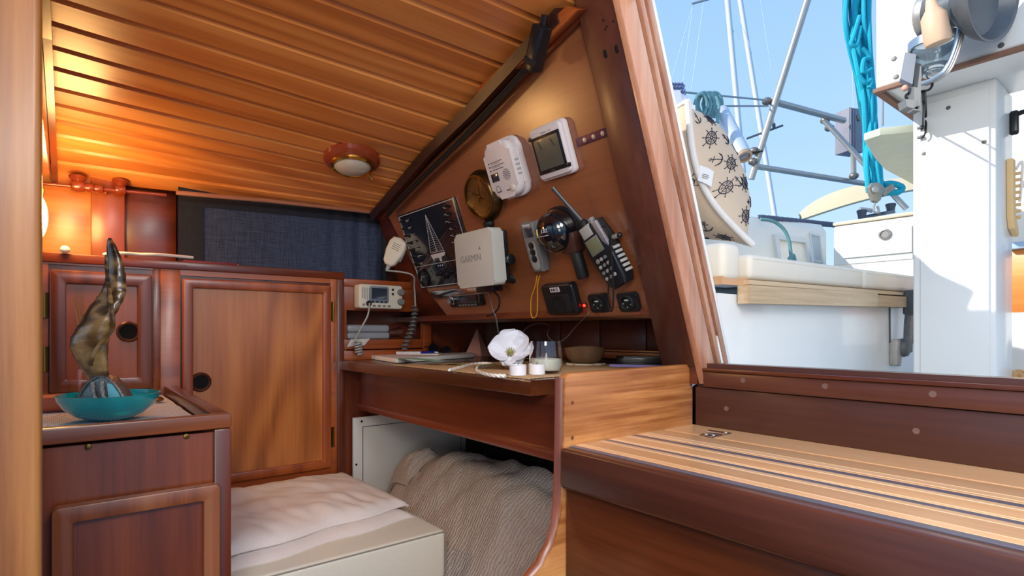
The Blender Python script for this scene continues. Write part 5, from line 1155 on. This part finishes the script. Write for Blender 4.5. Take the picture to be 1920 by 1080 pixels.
for sd, L9 in ((1, ((.27, .12, 'w', .022, .2), (.41, .10, 'a', .018, .9), (.49, .20, 'w', .022, 0), (.60, .08, 'w', .021, .3), (.66, .26, 'w', .022, .4), (.62, .19, 'a', .017, .3), (.79, .25, 'a', .018, 1.2), (.84, .12, 'w', .022, .2), (.12, .08, 'a', .015, 0), (.34, .28, 'a', .018, .4), (.17, .24, 'w', .020, 0), (.45, .45, 'a', .02, .3), (.6, .55, 'w', .022, 0), (.82, .55, 'a', .02, .3), (.3, .6, 'w', .022, 0))),
               (-1, ((.45, .06, 'w', .021, 0), (.63, .10, 'a', .018, .5), (.78, .12, 'a', .019, .5), (.90, .12, 'w', .018, .3), (.86, .30, 'a', .020, .2), (.70, .35, 'w', .022, .2), (.5, .4, 'a', .02, 0), (.3, .3, 'w', .022, 0), (.2, .1, 'a', .018, 0)))):
    for cu, cv, kd, sz, ro_ in L9:
        pr = MB(); deco(pr, cu, cv, kd, sz, sd, ro_); pr.build('printed_wheel' if kd == 'w' else 'printed_anchor', inkm, pw_)
tgm = frame(pil(.40, 0, 0) - wv_ * .006, RGT * .9 - Vector((0, 0, .25)), Vector((0, 0, 1)) + RGT * .3)
sl_ = MB(tgm).sheet(6, 6, lambda u, v: (.002 + .034 * u + .004 * v, .014 - .036 * v - .006 * u, .004 * math.sin(u * 3)), .0006).build('care_tag', plain('white label', '#ece9e6', .8), pw_)
MB(tgm).box(.012, .026, -.006, -.005, .004, .0052).box(.012, .028, -.010, -.009, .004, .0052).box(.013, .026, -.014, -.013, .004, .0052).build('tag_print', inkd, sl_)
# ---- helm console and pillar
hc = thing('helm_console', 'white helm console box on a white pillar in the cockpit', 'console', (1.75, .38, -.46))
XA = 1.55; y0c = onA(1641, 175, XA).y; zc0 = onA(1641, 175, XA).z
MB().box(XA, XA + .30, -.35, y0c, zc0 + .010, 1.45, .008, 3).build('console_box', white_gel, hc)
MB().box(XA - .004, XA + .010, -.35, y0c + .004, zc0, zc0 + .010, .001).build('edge_trim', plain('brown weathered edge', '#8a6450', .7, var=.2), hc)
MB().box(XA + .010, XA + .30, y0c - .012, y0c + .004, zc0, zc0 + .010, .001).build('edge_trim', plain('brown weathered edge', '#8a6450', .7, var=.2), hc)
PA = 1.70; yl, yr = onA(1711, 400, PA).y, onA(1868, 400, PA).y
MB().box(PA, PA + .17, yr, yl, -.46, zc0 + .012, .006, 3).build('pillar', white_gel, hc)
MB(MAp(PA)).box(-yl + .018, -yr - .012, -.42, zc0 - .01, 0, .006, .002).build('access_panel', white_gel, hc)
for (x, y) in ((1676, 110), (1680, 144), (1874, 42), (1877, 85)):
    p = onA(x, y, XA); MB(MAp(XA)).lathe([(.006, 0), (.005, .002), (0, .0025)], 12, T(-p.y, p.z, 0)).build('screw', plain('dull screw', '#6d6d6a', .5, .6), hc)
for (x, y) in ((1778, 202), (1845, 266), (1732, 288)):
    p = onA(x, y, PA - .006); MB(MAp(PA - .006)).lathe([(.005, 0), (.004, .002), (0, .0025)], 12, T(-p.y, p.z, 0)).build('screw', plain('dull screw', '#6d6d6a', .5, .6), hc)
for y in (240, 258):
    p = onA(1728, y, PA - .006); MB(MAp(PA - .006)).box(-p.y - .008, -p.y + .006, p.z - .004, p.z + .004, 0, .010, .002).build('cable_clip', greyp, hc)
# cleat hook and wooden pin rail on the side of the pillar
Ms = frame((0, yr, 0), (1, 0, 0), (0, 0, 1), (0, -1, 0)); p = onB(1894, 232, yr)
hk = thing('black_hook', 'black plastic hook with dark cord end on the pillar side at the right edge', 'hook', (p.x, yr, p.z)); 
MB(Ms).prism(rrect(.020, .060, .009, 4, p.x, p.z), 0, .016, .004).build('plate', black, hk)
MB().tube(spline([(p.x + .0, yr - .012, p.z + .02), (p.x + .01, yr - .03, p.z + .024), (p.x + .02, yr - .036, p.z + .008), (p.x + .04, yr - .04, p.z - .006), (p.x + .08, yr - .05, p.z - .05)], 5), .006, 8).build('cord_end', blackrub, hk)
p0, p1 = onB(1888, 300, yr), onB(1895, 432, yr)
pn = thing('wooden_rack', 'pale wooden rack with rounded end on the pillar side at the right edge', 'rack', (p0.x, yr, p1.z))
MB(Ms).prism([(p0.x - .010, p0.z), (p0.x + .014, p0.z), (p0.x + .014, p1.z + .03), (p0.x + .05, p1.z + .005), (p0.x + .05, p1.z - .016), (p0.x + .006, p1.z), (p0.x - .008, p1.z + .03)], 0, .014, .003).build('back_board', plain('pale wood', '#e6bf85', .6, var=.1, nscale=20), pn)
for i in range(8):
    z = lerp(p0.z - .03, p1.z + .03, i / 7); MB(Ms).tube([(p0.x + .035, z, 0), (p0.x + .035, z, .020)], .004, 8).build('peg', plain('pale wood', '#e6bf85', .6), pn)
MB().tube(spline([(p0.x + .03, yr - .012, p0.z - .02), (p0.x + .045, yr - .02, p0.z), (p0.x + .05, yr - .02, p0.z - .03), (p0.x + .035, yr - .018, p0.z - .10), (p0.x + .05, yr - .02, p0.z - .05), (p0.x + .07, yr - .02, p0.z - .06)], 6), .003, 6).build('white_cord', plain('white cord', '#f2e6dc', .8), pn)
# ---- compass / spotlight assembly on the console face
sl0 = onA(1755, 60, XA - .09); U_ = sl0.dot(FWD) / F_PX     # metres per pixel there
def S(x, y, d=0): return onA(x, y, XA - d)
sg = thing('searchlight', 'grey searchlight with chrome hoops and glass bowl on the console face', 'lamp', (XA, sl0.y, sl0.z))
dk_ = plain('weathered grey dome', '#5f6468', .4, .25, var=.25, nscale=40)
ctr = S(1800, 10, .10); Md = frame(ctr, (-.25, -1, -.15), (0, -.2, 1)) @ Matrix.Rotation(R_(90), 4, 'Y')
MB(Md).lathe([(.0, -.075), (.035, -.072), (.038, -.02), (.040, .0), (.075, .030), (.088, .055), (.090, .060), (.084, .058), (.070, .034), (.0, .004)], 40, cap=False).build('reflector_shell', dk_, sg)
MB(Md).lathe([(.040, -.070), (.048, -.066), (.050, -.058), (.048, -.050), (.040, -.046)], 32, cap=False).build('rear_ring', steel, sg)
MB(frame(S(1752, 40, .17), (0, -1, .1), (-.2, 0, 1))).lathe([(0, -.045), (.022, -.045), (.024, -.038), (.022, .010), (.012, .026), (.008, .045), (0, .047)], 24, frame((0, 0, 0), (1, 0, 0), (0, 0, -1)), cap=False).build('wooden_float', plain('pale peach wood', '#dcb796', .5, var=.1, nscale=30), sg)
gb = S(1752, 100, .08)
MB(T(*gb)).lathe([(0, -.050), (.018, -.048), (.034, -.032), (.041, -.005), (.042, .020), (.040, .020), (.039, -.005), (.032, -.030), (0, -.046)], 32, cap=False).build('glass_bowl', plain('tinted glass', '#b9c9d2', .05, trans=.85, var=.05), sg)
MB(T(gb.x, gb.y, gb.z + .022)).ring(circ(.048, 36), circ(.043, 36), -.010, .008).build('hoop', plain('grey hoop', '#9aa7b2', .3, .6), sg)
MB(T(gb.x, gb.y, gb.z - .028)).lathe([(0, -.01), (.018, -.01), (.020, .004), (0, .006)], 20).build('blue_gel', plain('blue plastic cap', '#6d93ad', .3), sg)
for dx in (0, 5, 9):
    MB().tube(spline([S(x + dx, y + dx * .2, .115 - dx * .002) for x, y in ((1796, -12), (1799, 20), (1797, 60), (1788, 95), (1772, 130), (1750, 148), (1728, 158))], 6), .0042 if dx == 0 else .0028, 8).build('bent_rod', steel if dx else plain('grey hoop', '#9aa7b2', .3, .6), sg)
MB().tube(spline([S(x, y, .10) for x, y in ((1728, 70), (1722, 40), (1734, 12), (1760, 2), (1785, 6))], 6), .0045, 8).build('hoop', plain('grey blue hoop', '#5c6470', .35, .4), sg)
m_ = MB(); A_q = [S(1697, 98, .12), S(1718, 102, .12), S(1711, 158, .12), S(1688, 147, .12)]; m_.hexa(A_q, [q + FWD * .02 + RGT * .012 for q in A_q]); m_.build('blue_flap', plain('blue grey plastic', '#66779a', .45), sg)
m_ = MB(); A_q = [S(1714, 118, .11), S(1728, 120, .11), S(1726, 208, .11), S(1714, 206, .11)]; m_.hexa(A_q, [q + FWD * .02 for q in A_q]); m_.build('bracket_post', greyp, sg)
m_ = MB(); A_q = [S(1698, 186, .11), S(1724, 188, .11), S(1725, 206, .11), S(1701, 200, .11)]; m_.hexa(A_q, [q + FWD * .025 for q in A_q]); m_.build('lower_clamp', greyp, sg)
for pts in (((1726, 172), (1742, 168), (1748, 158), (1742, 150)), ((1700, 186), (1699, 178), (1712, 172), (1722, 170)), ((1730, 172), (1732, 200), (1730, 235), (1728, 242)), ((1734, 172), (1736, 210), (1735, 248), (1728, 258))):
    MB().tube(spline([S(x, y, .10) if y < 205 else onA(x, y, PA - .02) for x, y in pts], 6), .0026, 6).build('wire', blackrub, sg)
tip = S(1697, 165, .11); MB(T(*tip)).ball((0, 0, 0), .007, seg=12).build('pink_cap', plain('pinkish cap', '#d9a58e', .5), sg)

# ---- folding leaf beside the pillar
ZL = .55; LP = [onZ(x, y, ZL) for x, y in ((1620, 264), (1650, 254), (1722, 247), (1722, 352), (1660, 318), (1640, 296))]
m_ = MB(); m_.prism([(p.x, p.y) for p in LP], ZL, ZL + .022, .003)
tag(m_.build('folding_leaf', plain('weathered pale board', '#c9cdb8', .6, var=.12, nscale=18)), 'weathered pale folding table leaf sticking out left of the white pillar', 'table leaf')
# ---- teal rope bundle with block
tr2 = thing('teal_rope_bundle', 'thick bundle of bright teal rope hanging down to a pulley block', 'rope', atY(1625, 400, 2.4))
teal_r = plain('teal rope', '#1bb0c6', .75, var=.3, nscale=260, bump=.6)
teal_d = plain('dark teal rope', '#0b7386', .8, var=.3, nscale=260)
random.seed(3)
base = [(1608, -25, 26), (1607, 40, 24), (1612, 90, 19), (1620, 140, 15), (1627, 200, 13), (1632, 255, 11), (1637, 310, 14), (1640, 360, 12)]
for k in range(15):
    ph1, ph2 = random.random() * 6.28, random.random() * 6.28; off = (k - 7) / 7
    pts = []
    for i, (x, y, hw2) in enumerate(base):
        o_ = off * hw2 + 4 * math.sin(ph1 + i * 1.2); o_ = max(-hw2, min(hw2, o_))
        pts.append(atY(x + o_, y, 2.36 + .03 * math.sin(ph2 + i * 1.1) + .025 * math.cos(k * 2.1)))
    MB().tube(spline(pts, 6), .0098, 7).build('strand', teal_r if k % 3 else teal_d, tr2)
for pts in (((1612, 30), (1600, 70), (1596, 82), (1606, 84), (1613, 50)), ((1616, 90), (1632, 108), (1620, 112), (1618, 135), (1634, 130)), ((1610, 140), (1622, 155), (1634, 150), (1630, 165))):
    MB().tube(spline([atY(x, y, 2.29) for x, y in pts], 6), .009, 8).build('loose_turn', teal_r, tr2)
MB().tube(spline([atY(x, y, 2.36) for x, y in ((1655, 346), (1672, 344), (1688, 349), (1691, 354), (1684, 360), (1668, 361), (1656, 360))], 6), .013, 8).build('loop', teal_r, tr2)
pbk = thing('pulley_block', 'weathered metal pulley block at the foot of the teal rope', 'pulley', atY(1640, 375, 2.3))
mtl = plain('weathered alloy', '#a49c8c', .45, .5, var=.3, nscale=60)
m_ = MB(frame(atY(1640, 362, 2.31), RGT, (0, 0, 1))); m_.prism([(-.032, .020), (-.018, .040), (.012, .042), (.034, .022), (.020, -.030), (.006, -.042), (-.012, -.034)], -.012, .012, .005); m_.build('cheek_plate', mtl, pbk)
m_ = MB(frame(atY(1662, 358, 2.33), RGT + Vector((0, 0, .4)), (0, 0, 1))); m_.prism([(-.030, .012), (.030, .020), (.034, -.006), (-.024, -.018)], -.010, .010, .004); m_.build('cam_jaw', mtl, pbk)
MB(frame(atY(1641, 356, 2.29), RGT, (0, 0, 1))).lathe([(.014, 0), (.012, .006), (0, .007)], 18).build('sheave_pin', steel, pbk)
MB().tube(spline([atY(x, y, 2.31) for x, y in ((1642, 378), (1638, 388), (1640, 398), (1648, 397), (1645, 386))], 6), .0045, 8).build('shackle', steel, pbk)
for (x0, y0, x1, y1, r, lab) in ((1617, 398, 1611, 408, .0, ''),): pass
trk = thing('rope_track', 'dark metal traveller track with two stoppers on top of the aft box', 'track', atY(1645, 400, 2.36))
MB().tube([atY(1610, 409, 2.36), atY(1678, 396, 2.30)], .010, 8, flat=.6).build('track_rail', plain('dark grey metal', '#59616c', .4, .5), trk)
for x, y in ((1616, 404), (1670, 392)):
    MB(T(*atY(x, y, 2.33))).lathe([(.014, -.012), (.016, .004), (.020, .018), (.018, .022), (0, .022)], 18).build('stopper', plain('dark grey plastic', '#4b5260', .5), trk)
# ---- stainless gantry
gt = thing('gantry', 'stainless steel tube frame with clamps behind the cockpit', 'gantry', atY(1450, 400, 2.7))
def tb_(x0, y0, Y0, x1, y1, Y1, r, nm='tube', mat=None): MB().tube([atY(x0, y0, Y0), atY(x1, y1, Y1)], r, 14).build(nm, mat or steel, gt)
tb_(1522, -25, 2.6, 1408, 336, 2.75, .0165)
tb_(1448, 190, 2.72, 1582, 226, 2.95, .016); tb_(1412, 311, 2.75, 1625, 345, 3.0, .014); tb_(1545, 226, 2.9, 1700, 392, 2.75, .013)
tb_(1600, 288, 2.95, 1601, 340, 2.98, .013); tb_(1612, 392, 2.6, 1635, 395, 2.6, .01)
for x, y in ((1438, 190), (1452, 192), (1414, 283), (1412, 303), (1547, 226), (1601, 330), (1555, 240)):
    MB(T(*atY(x, y, 2.72 if x < 1500 else 2.92))).ball((0, 0, 0), .024, .024, .018, 14).build('clamp', plain('weathered clamp', '#8a8178', .4, .7, var=.3, nscale=90), gt)
MB().tube([atY(1402, 289, 2.7), atY(1430, 283, 2.7)], .004, 6).build('clamp_bolt', black, gt)
MB().tube([atY(1400, 260, 2.74), atY(1468, 235, 2.7)], .005, 6).build('thin_rod', plain('dark rod', '#59616c', .4, .5), gt)
MB().tube([atY(1448, 195, 2.7), atY(1450, 232, 2.7)], .004, 6).build('lanyard', plain('white cord', '#f2e6dc', .8), gt)
MB(T(*atY(1451, 236, 2.7))).ball((0, 0, 0), .008, .008, .016, 12).build('toggle', plain('dark grey plastic', '#4b5260', .5), gt)
tag(MB().tube([atY(1655, 235, 2.9), atY(1655, 150, 2.9)], .006, 8).build('stay_rod', steel), 'thin steel rod standing between teal rope and white console', 'rod')
bx = thing('grey_box', 'weathered grey wooden box fixed to the steel frame beside the teal rope', 'box', atY(1594, 288, 3.0))
Mbx = frame(atY(1594, 248, 3.02), RGT * .95 + FWD * .3, (0, 0, 1)); wb = 36 * 3.02 / F_PX / 2; hb_ = 80 * 3.02 / F_PX / 2
gpn = plain('weathered grey boards', '#8f8d96', .7, var=.2, nscale=22)
MB(Mbx).box(-wb, wb, -hb_, hb_, -.05, .04, .004).build('body', gpn, bx)
for i in range(3): MB(Mbx).box(-wb + .004 + i * .016, -wb + .016 + i * .016, -hb_ + .004, hb_ - .004, .04, .045, .001).build('slat', gpn, bx)
MB(Mbx).lathe([(.016, .04), (.015, .050), (.008, .052), (0, .048)], 18, T(.006, hb_ * .55, 0)).build('bolt', plain('weathered clamp', '#8a8178', .4, .7), bx)
# rolled tube
rt = thing('white_tube', 'thick white hollow tube leaning right of the pillow', 'tube', atY(1400, 300, 2.2))
e0, e1 = atY(1352, 208, 2.3), atY(1396, 294, 2.15); dv = (e1 - e0).normalized(); Mr = frame(e0, dv.orthogonal(), dv.cross(dv.orthogonal()), dv); LL = (e1 - e0).length
MB(Mr).lathe([(.0, 0), (.027, 0), (.029, .01), (.029, LL), (.024, LL + .002), (.022, LL - .03), (0, LL - .03)], 28, cap=False).build('tube_body', plain('pale grey tube', '#c9d0d8', .3, .3), rt)
MB(Mr).ring(circ(.0295, 28), circ(.022, 28), LL - .012, LL + .003).build('end_ring', plain('brownish ring', '#a38d78', .6), rt)
# life lines, rope coils, door mat
w_ = plain('wire rope', '#8f969c', .4, .6)
wr_ = thing('guard_wires', 'two thin guard wires running from the rope coil to the steel frame', 'wire', atY(1360, 190, 2.5))
MB().tube([atY(1230, 168, 2.2), atY(1440, 188, 2.7)], .0042, 6).build('wire', w_, wr_); MB().tube([atY(1330, 199, 2.4), atY(1440, 199, 2.7)], .0042, 6).build('wire', w_, wr_)
rc_ = thing('rope_coil', 'grey green rope coil hung on the guard wire above the pillow', 'rope', atY(1328, 200, 2.3)); rcm = plain('grey green rope', '#6d9aa0', .8, var=.4, nscale=200)
for k in range(6):
    cx_ = 1314 + k * 5; MB().tube(spline([atY(cx_ + (11 + k % 3 * 2) * math.cos(t), 196 + (20 + 3 * (k % 2)) * math.sin(t), 2.28 + .012 * k) for t in [2 * math.pi * i / 10 for i in range(10)]], 3, closed=True), .007, 7, closed=True).build('turn', rcm, rc_)
MB().tube(spline([atY(x, y, 2.25) for x, y in ((1343, 180), (1348, 200), (1345, 225), (1347, 232))], 5), .006, 7).build('tail', rcm, rc_)
dm = thing('woven_fender', 'blue grey woven fender mat left above the pillow', 'fender', atY(1262, 190, 2.17))
q = [atY(1225, 152, 2.17), atY(1283, 158, 2.22), atY(1281, 182, 2.22), atY(1240, 200, 2.17)]
m_ = MB(); m_.hexa(q, [p + FWD * .05 for p in q]); m_.build('core', plain('blue grey weave', '#5d6c90', .8), dm)
for i in range(9):
    x = 1230 + i * 6.2; MB().tube(coil(atY(x, 156, 2.15), atY(x + 3, 186, 2.15), 4, .004, .004), .006, 5).build('cord', plain('blue grey cord', '#7483a8', .8, var=.2, nscale=90), dm)
pwh = MB(frame(atY(1262, 262, 1.5), RGT, (0, 0, 1))); pwh.prism(rrect(.10, .24, .04, 6), -.03, .03, .025, 4)
tag(pwh.build('white_pillow', plain('white pillow cloth', '#dfe2ea', .85)), 'white rounded pillow behind the companionway post beside the printed pillow', 'pillow')
# ---- masts and stays, neighbour awning
def mast(x0, y0, x1, y1, Y, wpx, lab):
    r = wpx * Y / F_PX / 2; p0, p1 = atY(x0, y0, Y), atY(x1, y1, Y); d_ = (p1 - p0)
    m_ = thing('mast', lab, 'mast', p1 + d_ * .3, 'masts of neighbouring boats')
    MB().tube([p0 - d_ * .5, p1 + d_ * .35], r, 14).build('mast_tube', plain('pale mast', '#e2e4e4', .4, var=.03), m_)
    MB().box(-.03, .03, -.03, .03, 0, .06, .01, M=T(*p0.lerp(p1, .25)) @ T(r, 0, 0)).build('fitting', plain('dark grey metal', '#59616c', .4, .5), m_)
mast(1364, 0, 1386, 240, 12, 10, 'white mast nearest the companionway post'); mast(1388, 0, 1452, 400, 14, 9, 'slightly leaning white mast crossing behind the steel frame')
for (x0, y0, x1, y1, Y, lab) in ((1302, 0, 1256, 160, 10, 'thin stay wire nearest the companionway post'), (1300, 5, 1280, 160, 11, 'thin stay wire second from the companionway post'), (1320, 0, 1296, 170, 12, 'thin stay wire ending above the rope coil'), (1380, 20, 1436, 160, 13, 'thin stay wire crossing between the two white masts'), (1426, 0, 1446, 130, 13, 'thin stay wire just right of the leaning mast'), (1597, 60, 1600, 210, 10, 'thin stay wire behind the grey box')):
    tag(MB().tube([atY(x0, y0, Y), atY(x1, y1, Y)], .0055 * Y / 10, 5).build('stay_wire', plain('pale wire', '#c5d6ea', .5)), lab, 'wire', 'stay wires in the sky')
tag(MB().tube([atY(1297, 7, 9), atY(1330, -2, 9)], .018, 6).build('spreader', steel), 'short mast spreader at the top edge above the stay wires', 'spreader')
aw = thing('awning', 'cream curved awning of a neighbouring boat behind the steel frame', 'awning', atY(1600, 400, 6))
tp_ = [(1500, 405), (1512, 392), (1540, 374), (1580, 358), (1630, 346), (1690, 337), (1760, 330)]; bt = [(1504, 414), (1522, 408), (1552, 398), (1590, 386), (1635, 374), (1692, 362), (1760, 352)]
T1 = spline([atY(x, y, 6.0) for x, y in tp_], 4); B1 = spline([atY(x, y, 5.6) for x, y in bt], 4); n_ = len(T1) - 1
MB().sheet(n_, 6, lambda u, v: T1[round(u * n_)].lerp(B1[round(u * n_)], v) + Vector((0, 0, .03 * math.sin(v * 3.14))), .02).build('canvas', plain('cream canvas', '#e0c9a0', .8), aw)
MB().tube(T1, .014, 8).build('bow_tube', plain('cream canvas', '#e0c9a0', .8), aw); MB().tube([T1[1], atY(1497, 440, 6), atY(1498, 900, 6)], .012, 6).build('leg', plain('dark grey metal', '#59616c', .4, .5), aw)
# far right: slice of the other seat behind the pillar
RA = 2.25
os_ = thing('starboard_locker', 'orange teak and white locker seen right of the pillar at the photo edge', 'locker', (RA, -.2, -.46)); yy0 = onA(1893, 500, RA).y
def zq(y): return onA(1910, y, RA).z
MB(MAp(RA)).box(-yy0, .9, zq(468), .75, -.3, 0).build('upper_wall', cream_gel, os_)
MB(MAp(RA)).box(-yy0, .9, zq(468), zq(455), 0, .03, .003).build('blue_edge', plain('pale blue trim', '#a9c4dc', .5), os_)
MB(MAp(RA)).box(-yy0, .9, zq(586), zq(468), -.3, .004, .002).build('teak_front', W('ceil', 'y'), os_)
MB(MAp(RA)).box(-yy0, .9, -.46, zq(586), -.3, .012, .004).build('white_base', white_gel, os_)
pb_ = onA(1908, 690, RA - .25); m_ = MB()
for i in range(260):
    m_.ball((RA - .30 + random.random() * .22, yy0 - random.random() * .16 - .01, zq(706) + random.random() * .02), .007 + random.random() * .003, seg=6)
o = m_.build('cork_chips', plain('cork granules', '#d6a870', .8, var=.3, nscale=80)); tag(o, 'heap of orange brown cork chips at the right photo edge', 'cork chips'); o['kind'] = 'stuff'
struct(MB().box(RA - .34, RA + .1, yy0 - .25, yy0 + .03, -.46, zq(706) - .012).build('trim_9', white_gel))
# sea far below
struct(MB().box(-40, 200, -150, 200, -2.2, -2.0).build('ground_water', plain('sea water', '#3f6f8c', .15, var=.1, nscale=.5)))
